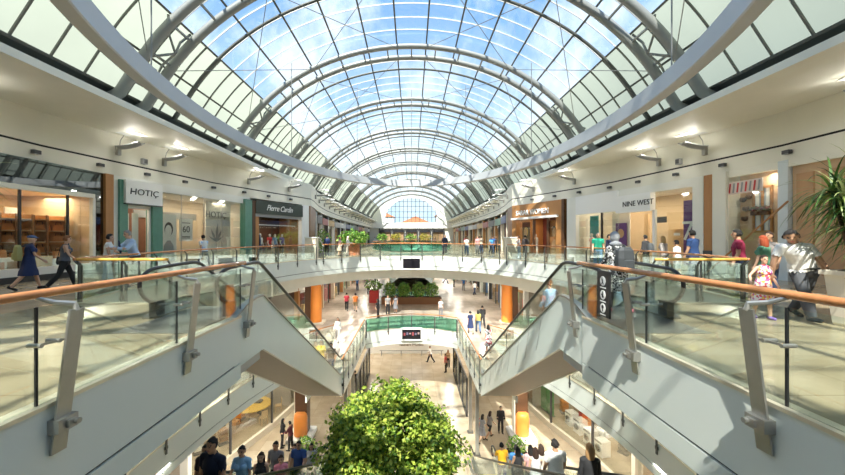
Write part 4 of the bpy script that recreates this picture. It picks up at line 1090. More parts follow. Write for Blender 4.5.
POSES = dict(
    stand=dict(lh=3, rh=-3, la=2, ra=6), fstand=dict(fem=1, lh=3, rh=-3, la=2, ra=8, re=30),
    walk=dict(lh=24, rh=-20, lk=8, rk=22, la=-20, ra=24, re=25, lean=4), fwalk=dict(fem=1, lh=22, rh=-18, lk=8, rk=20, la=-16, ra=20, re=25, lean=4),
    lean=dict(lh=-4, rh=2, la=42, ra=46, le=48, re=42, lean=14, nod=4, lt=14, rt=14), hold=dict(lh=6, rh=-4, la=30, ra=8, le=45, re=25, lean=3),
    fhold=dict(fem=1, lh=6, rh=-4, la=8, ra=34, le=25, re=50, lean=3), phone=dict(lh=4, rh=-4, la=28, ra=34, le=88, re=80, nod=16, lt=24, rt=24),
    father=dict(lh=-14, rh=20, lk=16, rk=6, la=6, ra=-4, le=10, re=8, lab=30, rab=18, lean=8, nod=24, turn=-34, tilt=10, slean=22),
    girl=dict(fem=1, lh=10, rh=-8, lk=5, rk=12, la=6, ra=10, rab=40, lab=10, re=40, le=30, turn=8), sit=dict(lh=60, rh=74, lk=70, rk=80, la=30, ra=30, le=50, re=50, lean=8),
    fbag=dict(fem=1, lh=12, rh=-10, lk=6, rk=14, la=12, ra=-12, le=40, re=20, lean=6))
def fig(p):
    if p not in FIG: FIG[p] = figure(POSES[p]); finish_body(FIG[p])
    return FIG[p]
def cloth(p, kind):
    k = (p, kind)
    if k in CLOTH: return CLOTH[k]
    f = fig(p); t, spd, hl = f['t'], f['spd'], f['hl']; tor = L_(f, 'torso', 'shoulder'); thigh = L_(f, 'thigh'); legs = L_(f, 'shin'); ua = L_(f, 'uarm'); fa = L_(f, 'farm')
    rng = np.sin(f['V'][:, 2]*55+f['V'][:, 0]*40)*.0018
    neck = L_(f, 'neck')
    if kind in ('tee', 'shirt', 'vest'):
        m = (tor & (spd > .0)) | (thigh & (spd > .0)) | (neck & (spd < .50))
        if kind == 'tee': m |= ua & (t < .68)
        if kind == 'shirt': m |= ua | (fa & (t < .93))
        if kind == 'vest': m &= ~(L_(f, 'shoulder') & (np.abs(f['V'][:, 0]) > .13))
        g = .018+rng+np.where(spd < .15, .008, 0)
        me = shell(f, kind, m, g)
    elif kind in ('trousers', 'shorts'):
        m = (tor & (spd < .06)) | thigh
        if kind == 'trousers': m |= legs & ((t < 2))
        else: m = (tor & (spd < .06)) | (thigh & (t < .9))
        g = .014+rng*.7+np.where(legs, .010, 0); me = shell(f, kind, m, g)
    elif kind in ('skirt', 'dress', 'longcoat'):
        mb = MB(); lo = {'skirt': .50, 'dress': .46, 'longcoat': .25}[kind]; P = f['pel']
        zs = [P.z+.16, P.z+.06, P.z-.06, P.z-.2, P.z*.5+lo*.35, lo]
        flare = .24 if kind != 'longcoat' else .22
        rr = [(.155, .125), (.19, .145), (.205, .16), (.215, .18), (flare, .22), (flare+.02, .24)]
        mb.loft([[(math.cos(2*PI*i/28)*a*(1+.05*math.sin(7*2*PI*i/28)*(k/5)), math.sin(2*PI*i/28)*b*(1+.05*math.sin(7*2*PI*i/28)*(k/5))+P.y, z) for i in range(28)] for k, ((a, b), z) in enumerate(zip(rr, zs))], cap=False)
        o = mb.build(kind, M['white'], smooth=True); me = o.data; bpy.data.objects.remove(o)
    elif kind in ('shoeL', 'shoeR'):
        me = shell(f, 'shoe', (L_(f, 'foot') | (legs & (t > .9) & (f['V'][:, 2] < .10))) & ((f['V'][:, 0] < 0) if kind == 'shoeL' else (f['V'][:, 0] >= 0)), .010)
    elif kind in ('hair', 'longhair', 'bunhair', 'scarf', 'cap', 'shorthair'):
        hd = L_(f, 'head')
        m = hd & (((hl[:, 2] > .075) & (hl[:, 1] < .088)) | ((hl[:, 1] < .012) & (hl[:, 2] > -.045)) | ((hl[:, 2] > .045) & (hl[:, 1] < .06)))
        if kind == 'scarf': m = (hd & ((hl[:, 2] > .06) | (hl[:, 1] < .035))) | L_(f, 'neck')
        if kind == 'cap': m = hd & (hl[:, 2] > .045)
        lump = .012+.006*np.sin(hl[:, 0]*90+hl[:, 2]*70)
        base = shell(f, kind, m, lump if kind not in ('scarf',) else .02)
        hc, hu, hf, hx = f['head']; mb = MB(); q = Matrix((hx, hf, hu)).transposed()
        mb.add([v.co for v in base.vertices], [tuple(p.vertices) for p in base.polygons])
        if kind == 'longhair':
            mb.ell(hc-hf*.075-hu*.10, (.088, .050, .17), 14, 10, q)
            for s in (-1, 1): mb.ell(hc-hf*.03-hu*.09+hx*(s*.078), (.025, .05, .13), 10, 8, q)
        if kind == 'bunhair': mb.ell(hc-hf*.06+hu*.115, (.05, .05, .045), 12, 8, q)
        if kind == 'scarf': mb.ell(hc-hf*.02-hu*.15, (.13, .12, .07), 14, 8, q)
        if kind == 'cap':
            mb.ell(hc+hu*.085-hf*.005, (.105, .12, .05), 16, 8, q); mb.ell(hc+hu*.06+hf*.10, (.06, .06, .012), 12, 6, q)
        o = mb.build(kind, M['white'], smooth=True, fix=False); me = o.data; bpy.data.objects.remove(o)
    CLOTH[k] = me
    return me
_fab = {}
def fabric(c, pat=None):
    k = (c, (pat[0], tuple(pat[1])) if pat else None)
    if k not in _fab:
        m = mat('fabric_%d' % len(_fab), c, .85, var=.12, scale=30)
        if pat:
            N_, L2 = m.node_tree.nodes, m.node_tree.links; tc_ = N_.new('ShaderNodeTexCoord')
            v = N_.new('ShaderNodeTexVoronoi'); v.inputs['Scale'].default_value = pat[0]; L2.new(tc_.outputs['Object'], v.inputs['Vector'])
            r = N_.new('ShaderNodeValToRGB'); r.color_ramp.interpolation = 'CONSTANT'; e = r.color_ramp.elements
            cols = pat[1]
            while len(e) < len(cols): e.new(.5)
            for i, cc in enumerate(cols): e[i].position = i/len(cols); e[i].color = (*cc, 1)
            s = N_.new('ShaderNodeSeparateColor'); L2.new(v.outputs['Color'], s.inputs[0]); L2.new(s.outputs[0], r.inputs[0]); L2.new(r.outputs[0], N_['Principled BSDF'].inputs['Base Color'])
        _fab[k] = m
    return _fab[k]
def part(name, me, m, parent):
    o = bpy.data.objects.new(name, me); COL.objects.link(o); o.parent = parent
    sl_ = o.material_slots[0]; sl_.link = 'OBJECT'; sl_.material = m
    return o
BLK = (.015, .013, .012); BRN = (.09, .04, .02); DBR = (.04, .02, .012); RED = (.30, .06, .02); BLD = (.50, .32, .13); GRYH = (.25, .24, .23)
NAVY = (.02, .035, .11); WHT = (.80, .80, .78); JEAN = (.10, .17, .30); DJEAN = (.04, .06, .12); BK = (.02, .02, .022); LBL = (.35, .52, .75); GRY = (.20, .20, .21)
def person(x, y, z, yaw, label, pose='stand', h=1.72, top=('tee', WHT), bot=('trousers', JEAN), hair=('hair', BLK), shoes=BK, skin=0, pat=None, extra=None, bpat=None, group=None):
    """yaw: 0 faces away from the camera (+y), 180 faces it"""
    p = empty('person', (x, y, z), math.radians(yaw), label, 'person', group); s = h/1.75; p.scale = (s*extra['wide'] if extra and 'wide' in extra else s, s*(extra['wide'] if extra and 'wide' in extra else 1), s)
    part('body', fig(pose)['me'], SK[skin], p)
    if top: part({'tee': 't_shirt', 'shirt': 'shirt', 'vest': 'sleeveless_top'}[top[0]], cloth(pose, top[0]), fabric(top[1], pat), p)
    if bot: part(bot[0] if bot[0] != 'longcoat' else 'long_skirt', cloth(pose, bot[0]), fabric(bot[1], bpat), p)
    if bot and bot[0] == 'longcoat': pass
    for q in ('shoeL', 'shoeR'): part('shoe', cloth(pose, q), fabric(shoes), p)
    if hair: part('headscarf' if hair[0] == 'scarf' else 'cap' if hair[0] == 'cap' else 'hair', cloth(pose, hair[0]), fabric(hair[1]), p)
    return p
def backpack(p, m, label, sc=1.):
    """worn on the back of person p"""
    f = Vector((0, -.20, 1.22)); 
    w_ = Matrix.Translation(p.location) @ Matrix.Rotation(p.rotation_euler.z, 4, 'Z') @ Matrix.Scale(p.scale.z, 4)
    t = empty('backpack', w_ @ f, p.rotation_euler.z, label, 'backpack'); t.scale = (p.scale.z*sc,)*3
    mb = MB(); mb.loft([[(x*q, y*q2-.02, z) for x, y in ((-.15, .06), (-.16, -.04), (-.1, -.10), (.1, -.10), (.16, -.04), (.15, .06))] for z, q, q2 in ((-.24, .85, .8), (-.20, 1, 1), (.0, 1.02, 1.05), (.14, .92, .85), (.20, .6, .5))]); mb.build('pack', m, t, smooth=False)
    MB().bbox(-.10, .10, -.15, -.09, -.20, -.02, .02).build('front_pocket', m, t)
    for s in (-1, 1): MB().tube([(s*.10, .06, .14), (s*.11, .12, .22), (s*.12, .24, .24)], .018, 6).build('strap', M['dark'], t)
    return t
def shoulder_bag(p, m, label, side=1, z=.95):
    w_ = Matrix.Translation(p.location) @ Matrix.Rotation(p.rotation_euler.z, 4, 'Z') @ Matrix.Scale(p.scale.z, 4)
    t = empty('shoulder_bag', w_ @ Vector((side*.30, -.05, z)), p.rotation_euler.z, label, 'bag'); t.scale = (p.scale.z,)*3
    MB().loft([[(x*q, y*q2, zz) for x, y in ((-.06, -.17), (.06, -.17), (.08, 0), (.06, .17), (-.06, .17), (-.08, 0))] for zz, q, q2 in ((-.16, .9, .9), (-.08, 1.1, 1.05), (.1, .7, .9))]).build('pouch', m, t)
    MB().tube([(0, -.13, .09), (-side*.08, -.08, .35), (-side*.14, 0, .52), (-side*.08, .08, .35), (0, .13, .09)], .012, 6).build('strap', m, t)
    return t

# ---- upper floor, left
p = person(-11.75, 10.9, 0, -38, 'woman walking in a navy dress and blue beret with an olive backpack', 'fwalk', 1.66, ('tee', NAVY), ('dress', NAVY), ('cap', (.08, .14, .30)), skin=0)
backpack(p, mat('olive_canvas', (.38, .36, .14), .8, var=.15), 'olive canvas backpack on the woman in the navy dress', 1.15)
p = person(-10.75, 11.0, 0, -50, 'woman with auburn hair in a dark sleeveless top and black trousers, walking', 'fwalk', 1.66, ('vest', (.10, .11, .13)), ('trousers', BK), ('hair', (.28, .12, .05)), skin=0)
shoulder_bag(p, M['black'], 'black shoulder bag of the auburn haired woman', -1)
person(-9.75, 11.4, 0, -60, 'dark haired person in a white top and blue jeans by the golden handrail', 'hold', 1.66, ('tee', WHT), ('trousers', (.20, .32, .50)), ('hair', BLK))
p = person(-9.05, 11.6, 0, 150, 'balding man in a pale blue shirt and dark tie leaning at the railing', 'lean', 1.80, ('shirt', (.48, .62, .82)), ('trousers', (.05, .05, .06)), ('shorthair', GRYH), skin=0)
tie = MB().prism([(-.02, 1.44), (.02, 1.44), (.045, 1.10), (0, 1.04), (-.045, 1.10)], 'y', .20, .235).build('necktie', fabric((.02, .03, .08)), p)
tie.rotation_euler.x = math.radians(-7); tie.location = (0, .02, .06)
p = person(-10.4, 17.8, 0, 70, 'man in a white and blue printed t-shirt walking past the cream sale poster', 'walk', 1.74, ('tee', WHT), ('trousers', DJEAN), ('hair', BLK), skin=1, pat=(9, [(.8, .8, .78), (.78, .8, .8), (.35, .5, .75), (.8, .8, .78)]))
# around the far left corner and on the bridge
person(-7.5, 31.5, 0, 10, 'person in a navy jacket and black trousers near the left stone pedestal', 'stand', 1.74, ('shirt', NAVY), ('trousers', BK), ('hair', BLK))
person(-6.6, 33.5, 0, 170, 'woman in a white t-shirt and dark trousers walking past the distant left shops', 'fwalk', 1.66, ('tee', WHT), ('trousers', BK), ('longhair', DBR))
person(-6.2, 30.6, 0, -90, 'woman in a pale pink top and beige skirt by the left end of the bridge', 'fstand', 1.64, ('tee', (.75, .50, .52)), ('skirt', (.65, .52, .40)), ('longhair', BRN))
person(-5.6, 31.0, 0, -80, 'woman in a white blouse next to the one in pink at the bridge', 'fhold', 1.66, ('shirt', WHT), ('trousers', (.55, .45, .4)), ('scarf', (.75, .55, .5)))
# ---- upper floor, right
person(9.45, 18.0, 0, 165, 'man in a bright green polo shirt and blue jeans facing the void', 'stand', 1.78, ('tee', (.02, .36, .22)), ('trousers', (.14, .28, .46)), ('shorthair', GRYH), extra={'wide': 1.1})
person(10.3, 18.6, 0, -140, 'dark haired person in a navy top beside the man in green', 'stand', 1.70, ('shirt', (.03, .04, .10)), ('trousers', BK), ('hair', BLK), skin=1)
p = person(4.38, 7.55, 0, 8, 'woman in a grey headscarf and black and white tunic stepping onto the right escalator', 'fbag', 1.68, ('shirt', (.3, .3, .3)), ('trousers', (.07, .075, .085)), ('scarf', (.33, .34, .36)), shoes=(.65, .18, .25), pat=(34, [(.75, .75, .73), (.03, .03, .03), (.6, .6, .6), (.05, .05, .05)]))
part('tunic_skirt', cloth('fbag', 'skirt'), fabric((.3, .3, .3), (34, [(.75, .75, .73), (.03, .03, .03), (.6, .6, .6), (.05, .05, .05)])), p)
backpack(p, mat('charcoal_nylon', (.045, .05, .055), .6, var=.2), 'charcoal backpack on the woman in the grey headscarf', 1.2)
p = person(11.1, 16.8, 0, 25, 'person in black carrying a dark rucksack by the shop door, seen from behind', 'stand', 1.66, ('shirt', (.05, .05, .055)), ('trousers', BK), ('hair', BLK)); backpack(p, mat('slate_nylon', (.08, .09, .10), .6), 'slate rucksack on the person in black at the shop door')
person(10.25, 14.4, 0, 20, 'blonde woman in a grey cardigan walking towards the white shop', 'fwalk', 1.66, ('shirt', (.33, .30, .28)), ('trousers', (.10, .09, .09)), ('longhair', BLD))
person(9.55, 12.75, 0, 30, 'short dark haired boy in a white t-shirt behind the railing', 'stand', 1.46, ('tee', WHT), ('shorts', (.3, .3, .32)), ('hair', BLK), skin=1)
person(9.85, 12.4, 0, 20, 'tall young man in a navy t-shirt standing with his back turned', 'stand', 1.80, ('tee', (.015, .045, .14)), ('trousers', (.04, .06, .14)), ('hair', BLK), skin=1, extra={'wide': 1.05})
person(9.0, 9.75, 0, 50, 'man in a maroon polo shirt and jeans, head turned aside', 'stand', 1.76, ('tee', (.24, .015, .05)), ('trousers', DJEAN), ('shorthair', BLK), skin=1, extra={'wide': 1.1})
person(8.95, 9.0, 0, 15, 'woman with long red hair and a green striped top', 'fstand', 1.60, ('tee', (.10, .26, .16)), ('trousers', DJEAN), ('longhair', (.32, .06, .02)))
person(9.4, 9.3, 0, 100, 'dark haired person half hidden behind the man in the white shirt', 'stand', 1.70, ('tee', (.25, .22, .2)), ('trousers', DJEAN), ('hair', DBR), skin=1)
p = person(7.68, 6.95, 0, 172, 'big man in a white short-sleeved shirt and dark trousers bending towards the little girl', 'father', 1.80, ('tee', (.80, .79, .76)), ('trousers', (.075, .08, .09)), ('shorthair', (.06, .05, .045)), skin=1, extra={'wide': 1.22})
MB().loft([[(math.cos(2*PI*i/20)*.19, math.sin(2*PI*i/20)*.145+.0, z) for i in range(20)] for z in (.955, .985)], cap=False).build('belt', M['black'], p)
p = person(6.93, 7.0, 0, 165, 'little girl in a red and yellow patterned dress holding the man by the hand', 'girl', 1.22, ('vest', (.7, .6, .6)), ('dress', (.7, .6, .6)), ('hair', DBR), shoes=(.25, .15, .5), pat=(22, [(.78, .74, .72), (.65, .08, .08), (.75, .5, .1), (.78, .74, .72), (.45, .12, .35)]), bpat=(22, [(.78, .74, .72), (.65, .08, .08), (.75, .5, .1), (.78, .74, .72), (.45, .12, .35)]))
# right, farther
person(8.0, 26.4, 0, 60, 'woman in a white and red top with pale jeans near the right pedestal', 'fstand', 1.68, ('tee', (.75, .6, .58)), ('trousers', (.35, .50, .68)), ('hair', DBR), pat=(10, [(.8, .78, .76), (.6, .1, .1), (.8, .78, .76)]))
person(8.7, 27.2, 0, -40, 'dark clothed person next to the woman in white and red', 'stand', 1.72, ('shirt', (.05, .04, .04)), ('trousers', BK), ('hair', BLK))
person(3.2, 34.0, 0, 175, 'person in a navy suit on the far side of the upper bridge', 'stand', 1.80, ('shirt', (.02, .03, .06)), ('trousers', (.02, .02, .04)), ('hair', BLK))
far = [(5.0, 32.2, 'woman in a white shirt and jeans walking on the bridge', 'fwalk', WHT, JEAN, 175), (6.4, 34.5, 'woman in a rose top and grey trousers beyond the bridge', 'fstand', (.6, .3, .3), GRY, 160), (7.0, 35.5, 'man in a beige shirt among the group beyond the bridge', 'stand', (.6, .5, .38), DJEAN, 30),
       (7.9, 35.0, 'man in a sky blue t-shirt beyond the bridge', 'walk', (.08, .30, .60), DJEAN, 185), (8.3, 36.2, 'person in a royal blue t-shirt behind the man in sky blue', 'stand', (.03, .12, .45), BK, 10), (6.0, 39.0, 'person in a dark red top farther along the right passage', 'stand', (.3, .03, .04), BK, 0),
       (9.0, 38.0, 'woman in a dark coat at the distant right shops', 'fstand', (.07, .06, .06), BK, 200), (8.4, 44.0, 'person in a grey top far along the right upper passage', 'stand', GRY, BK, 10), (9.4, 50.0, 'person in white far along the right upper passage', 'walk', WHT, DJEAN, 180),
       (-8.0, 40.0, 'person in a black jacket far along the left upper passage', 'stand', BK, BK, 5), (-9.0, 46.0, 'person in a pink top far along the left upper passage', 'fwalk', (.7, .35, .4), JEAN, 180), (-7.9, 54.0, 'person in pale grey far along the left upper passage', 'stand', (.5, .5, .5), BK, 0)]
for x, y, lab, ps, c1, c2, yw in far: person(x, y, 0, yw, lab, ps, 1.70, ('tee', c1), ('trousers', c2), ('longhair' if ps[0] == 'f' else 'hair', [BLK, DBR, BRN][int(x*10) % 3]), skin=int(x*7) % 2)
# a crowd far away in front of the end shops
rr = random.Random(3)
fc = [('white', WHT), ('black', BK), ('red', (.5, .05, .05)), ('blue', (.06, .2, .5)), ('pink', (.7, .4, .45)), ('beige', (.6, .5, .38)), ('green', (.1, .3, .15))]
for k in range(10):
    c = fc[k % 7]; x = -8.5+k*1.85; y = 82+(k*5) % 14
    person(x, y, 0, rr.uniform(0, 360), 'tiny distant person in a %s top before the end shops, %s along the row' % (c[0], ORD[k]), ('stand', 'fstand', 'walk')[k % 3], 1.7, ('tee', c[1]), ('trousers', [DJEAN, BK][k % 2]), ('hair', BLK))

# ---- riders on the upper escalators
def st_up(y): k = ZM/9.53; n = 24; L_s = 9.53/n; return k*(math.floor((y-8.2)/L_s)*L_s+L_s)
p = person(4.05, 10.35, st_up(10.35), 15, 'woman in a light blue shirt with brown hair in a bun riding the right escalator', 'fhold', 1.70, ('shirt', (.42, .60, .82)), ('trousers', (.05, .06, .10)), ('bunhair', (.30, .12, .05)))
shoulder_bag(p, M['dark'], 'dark shoulder bag of the woman in light blue', 1)
person(-4.15, 16.4, st_up(16.4), 175, 'woman in a yellow top near the foot of the left escalator', 'fhold', 1.66, ('tee', (.75, .52, .04)), ('trousers', BK), ('longhair', BLK), skin=1)
person(-4.55, 16.9, st_up(16.9), 180, 'dark haired person in yellow and black behind the woman in yellow', 'stand', 1.7, ('tee', (.6, .42, .05)), ('trousers', BK), ('hair', BLK), skin=1)
person(-4.1, 18.1, ZM+.014, 178, 'person in a dark patterned top stepping off at the foot of the left escalator', 'stand', 1.68, ('tee', (.10, .07, .06)), ('trousers', DJEAN), ('hair', BLK), skin=1)
# ---- middle floor
mid = [(-5.0, 24.2, 'woman in a long white shirt on the middle floor beyond the left escalator', 'fwalk', 'shirt', WHT, 'trousers', (.45, .42, .4), 'longhair', DBR, 170),
       (-6.3, 34.5, 'person in a dark red top walking along the left middle passage', 'walk', 'tee', (.35, .03, .05), 'trousers', BK, 'hair', BLK, 5), (-5.4, 34.2, 'person in an orange t-shirt and shorts on the left middle passage', 'walk', 'tee', (.70, .22, .05), 'shorts', (.3, .22, .12), 'hair', BLK, 8),
       (-2.95, 31.2, 'woman in black standing at the green railing of the middle floor', 'fstand', 'shirt', BK, 'trousers', BK, 'longhair', BLK, 90), (-2.2, 32.8, 'person in a black and white top near the hedge planters', 'stand', 'tee', (.3, .3, .3), 'trousers', BK, 'hair', BLK, 200),
       (-1.5, 33.4, 'person in a grey dress near the hedge planters', 'fstand', 'tee', (.2, .2, .22), 'dress', (.2, .2, .22), 'longhair', BLK, 160), (4.35, 26.2, 'woman in a navy dress walking away on the right middle floor', 'fwalk', 'tee', NAVY, 'dress', NAVY, 'hair', BLK, 5),
       (5.0, 26.6, 'woman in an olive yellow top and jeans walking away', 'fwalk', 'tee', (.45, .38, .10), 'trousers', JEAN, 'longhair', BLK, 0), (5.6, 28.0, 'person in black ahead of the woman in olive yellow', 'walk', 'shirt', BK, 'trousers', BK, 'hair', BLK, 0),
       (4.75, 21.9, 'woman in a white flowered dress at the foot of the right escalator', 'fstand', 'tee', WHT, 'dress', WHT, 'longhair', BLK, 10), (2.6, 31.5, 'person in a white striped top near the right end of the hedge', 'fstand', 'tee', (.7, .7, .7), 'trousers', GRY, 'hair', BLK, 180)]
for i, (x, y, lab, ps, tk, tc_, bk, bc, hk, hc_, yw) in enumerate(mid):
    fl = (14, [(.8, .8, .78), (.5, .1, .12), (.8, .8, .78), (.1, .1, .1)]) if 'flowered' in lab else None
    person(x, y, ZM, yw, lab, ps, 1.66 if ps[0] == 'f' else 1.74, (tk, tc_), (bk, bc), (hk, hc_), skin=i % 2, pat=fl, bpat=fl)
for k in range(14):
    sg = -1 if k < 6 else 1; c = fc[(k*3) % 7]; y = 44+k % 7*3.6; x = sg*(5.3+(k*37 % 10)*.28)
    person(x, y, ZM, rr.uniform(0, 360), 'person in a %s top far along the %s middle passage, %s from the bridge' % (c[0], 'left' if sg < 0 else 'right', ORD[k if k < 6 else k-6]), ('stand', 'fstand', 'walk', 'fwalk')[k % 4], 1.7, ('tee', c[1]), ('trousers', [BK, DJEAN, GRY][k % 3]), ('hair', BLK))
# ---- the lower escalators
def st_lo(y): n = int(round((YL1-YL0)/.40)); l = (YL1-YL0)/n; return ZL0-.5774*(math.floor((y-YL0)/l)*l+l)
low = [(-3.62, 6.5, 'bearded man in a dark navy polo shirt, nearest on the left lower escalator', 'stand', 1.82, ('tee', (.012, .016, .035)), ('trousers', BK), ('shorthair', BLK), 1), (-4.15, 7.25, 'man in black behind the bearded man on the left lower escalator', 'hold', 1.74, ('tee', (.02, .02, .025)), ('trousers', BK), ('hair', BLK), 1),
       (-3.85, 8.1, 'woman in a light blue t-shirt on the left lower escalator', 'fhold', 1.66, ('tee', (.28, .50, .72)), ('trousers', JEAN), ('hair', BLK), 1), (-3.95, 9.35, 'woman with long dark hair in a black vest on the left lower escalator', 'fstand', 1.66, ('vest', BK), ('trousers', BK), ('longhair', DBR), 0),
       (-3.75, 10.2, 'girl in a pink t-shirt on the left lower escalator', 'fstand', 1.52, ('tee', (.80, .28, .36)), ('trousers', JEAN), ('hair', DBR), 0), (-4.15, 10.9, 'man in a grey t-shirt between the girl in pink and the man in royal blue', 'stand', 1.74, ('tee', GRY), ('trousers', BK), ('hair', BLK), 1),
       (-3.7, 11.7, 'man in a royal blue shirt on the left lower escalator', 'hold', 1.76, ('tee', (.03, .08, .26)), ('trousers', DJEAN), ('hair', BLK), 1), (-4.1, 12.5, 'woman in a beige top behind the man in royal blue', 'fstand', 1.64, ('tee', (.55, .42, .32)), ('trousers', BK), ('longhair', DBR), 0),
       (-3.75, 13.3, 'woman in a white striped top, farther down the left lower escalator', 'fstand', 1.66, ('tee', (.62, .62, .62)), ('trousers', GRY), ('longhair', BLK), 0), (-4.0, 14.3, 'man in a pale grey t-shirt, last on the left lower escalator', 'stand', 1.72, ('tee', (.55, .56, .58)), ('trousers', DJEAN), ('hair', BLK), 1)]
for i, (x, y, lab, ps, h, tp, bt, hr, sk) in enumerate(low): person(x, y, st_lo(y), 180+(i*37 % 30-15), lab, ps, h, tp, bt, hr, skin=sk)
low = [(3.88, 7.7, 'person with curly blonde hair in a black coat, nearest on the right lower escalator', 'fstand', 1.66, ('shirt', BK), ('trousers', BK), ('longhair', (.40, .22, .09)), 0), (3.9, 9.6, 'man in a plain white t-shirt seen from behind on the right lower escalator', 'stand', 1.80, ('tee', WHT), ('trousers', DJEAN), ('hair', BLK), 1),
       (3.75, 10.7, 'woman in a pale grey top holding the rail, before the man in plain white', 'fhold', 1.62, ('vest', (.55, .55, .56)), ('trousers', JEAN), ('longhair', DBR), 0), (4.1, 11.2, 'woman with long dark hair in a cream top on the right lower escalator', 'fstand', 1.66, ('tee', (.7, .62, .52)), ('trousers', BK), ('longhair', DBR), 0),
       (4.0, 11.9, 'woman with long black hair in a rose top on the right lower escalator', 'fstand', 1.68, ('tee', (.6, .35, .35)), ('trousers', BK), ('longhair', BLK), 0), (3.7, 12.3, 'woman in a black sleeveless top on the right lower escalator', 'fhold', 1.62, ('vest', BK), ('trousers', BK), ('longhair', BLK), 1),
       (3.95, 13.4, 'man in a blue t-shirt on the right lower escalator', 'stand', 1.72, ('tee', (.04, .16, .36)), ('trousers', DJEAN), ('hair', BLK), 1), (3.75, 14.7, 'man in a bright yellow t-shirt, lowest on the right lower escalator', 'hold', 1.74, ('tee', (.80, .42, .02)), ('trousers', DJEAN), ('shorthair', BLK), 1)]
for i, (x, y, lab, ps, h, tp, bt, hr, sk) in enumerate(low): person(x, y, st_lo(y), (i*37 % 24-12), lab, ps, h, tp, bt, hr, skin=sk, extra={'wide': 1.12} if 'plain white t-shirt' in lab else None)
# ---- ground floor
gr = [(-7.75, 21.3, 'woman in black with long hair talking beside the left square column', 'fstand', ('shirt', BK), ('trousers', BK), ('longhair', BLK), -60), (-7.15, 21.0, 'person in a dark red jacket facing the woman in black', 'hold', ('shirt', (.10, .02, .03)), ('trousers', BK), ('hair', BLK), 80),
      (4.35, 21.9, 'woman in a grey top and skirt walking with a red bag', 'fwalk', ('tee', (.3, .3, .32)), ('skirt', (.25, .25, .27)), ('longhair', BLK), -60), (4.9, 22.3, 'woman in black shorts walking beside the one in grey', 'fwalk', ('tee', (.25, .22, .2)), ('shorts', BK), ('longhair', DBR), -60),
      (5.75, 22.9, 'person in black standing beside the right square column', 'stand', ('shirt', BK), ('trousers', BK), ('hair', BLK), 180), (1.9, 35.8, 'person in a white top and black trousers crossing the far ground floor', 'walk', ('tee', WHT), ('trousers', BK), ('hair', BLK), 60),
      (3.2, 33.2, 'person in a red top standing at the far right of the ground floor', 'stand', ('tee', (.55, .08, .08)), ('trousers', BK), ('hair', BLK), 100), (3.55, 34.4, 'person in a tan coat next to the one in red', 'fstand', ('shirt', (.5, .33, .18)), ('trousers', BK), ('longhair', BRN), 160),
      (-4.6, 29.0, 'person in a black jacket near the glass partition of the ground floor', 'stand', ('shirt', BK), ('trousers', DJEAN), ('hair', BLK), 20)]
for i, (x, y, lab, ps, tp, bt, hr, yw) in enumerate(gr):
    p = person(x, y, ZG, yw, lab, ps, 1.68, tp, bt, hr, skin=i % 2)
    if 'red bag' in lab: shoulder_bag(p, M['red'], 'small red shoulder bag of the woman in grey', -1)
# ---- mannequins in the windows
MQ = mat('mannequin_white', (.78, .76, .72), .35)
def mannequin(f, px, dy, label, ps, tp, bt, h=1.78, yaw=180, z=.06, head=True):
    x, y, z0 = f.world(f.lx(px), dy, z)
    m = empty('mannequin', (x, y, z0), f.rz+math.radians(yaw), label, 'mannequin', 'mannequins in the shop windows'); s = h/1.75; m.scale = (s, s, s)
    b = part('body', fig(ps)['me'], MQ, m); b.material_slots[1].link = 'OBJECT'; b.material_slots[1].material = MQ; b.material_slots[2].link = 'OBJECT'; b.material_slots[2].material = MQ
    part('t_shirt', cloth(ps, 'tee' if tp[0] == 'tee' else 'shirt'), fabric(tp[1]), m)
    part('trousers', cloth(ps, 'trousers'), fabric(bt), m)
    MB().lathe([(.02, -.05), (.30, -.05), (.30, -.02), (.02, -.02)], n=20).build('stand', M['steel'], m)
mannequin(PC, 267.0, .7, 'mannequin in a white t-shirt under the dark script sign', 'stand', ('tee', WHT), GRY)
mannequin(PC, 276.5, .7, 'mannequin in a red polo shirt under the dark script sign', 'stand', ('tee', (.6, .04, .05)), (.2, .08, .05))
mannequin(PC, 281.5, .7, 'mannequin in a sky blue t-shirt under the dark script sign', 'stand', ('tee', (.05, .3, .55)), DJEAN)
mannequin(PC, 289.5, .8, 'mannequin in a purple shirt under the dark script sign', 'stand', ('tee', (.16, .08, .35)), BK)
mannequin(NW, 586.5, .45, 'pale pink mannequin in front of the teal backdrop', 'fstand', ('tee', (.65, .25, .2)), (.6, .25, .2))
mannequin(SW, 529.5, .7, 'mannequin in a white jacket beside the fashion poster', 'fstand', ('shirt', (.75, .72, .66)), (.6, .55, .5))
# clothes rack next to the mannequins
t = empty('clothes_rack', PC.world(PC.lx(261.5), .7, .01), PC.rz, 'short rail of blue and black jackets at the edge of the script-sign shop', 'rack')
MB().tube([(-.5, 0, 0), (-.5, 0, 1.9), (.5, 0, 1.9), (.5, 0, 0)], .02, 8).build('rail', M['dsteel'], t)
for i in range(7): MB().loft([[(-.42+i*.14+dx, dy*q, z) for dx, dy in ((-.045, -.2), (.045, -.2), (.045, .2), (-.045, .2))] for z, q in ((.95, 1.1), (1.55, 1.0), (1.80, .9), (1.88, .2))]).build('garment', fabric([(.08, .14, .3), (.5, .55, .62), (.02, .02, .03)][i % 3]), t)
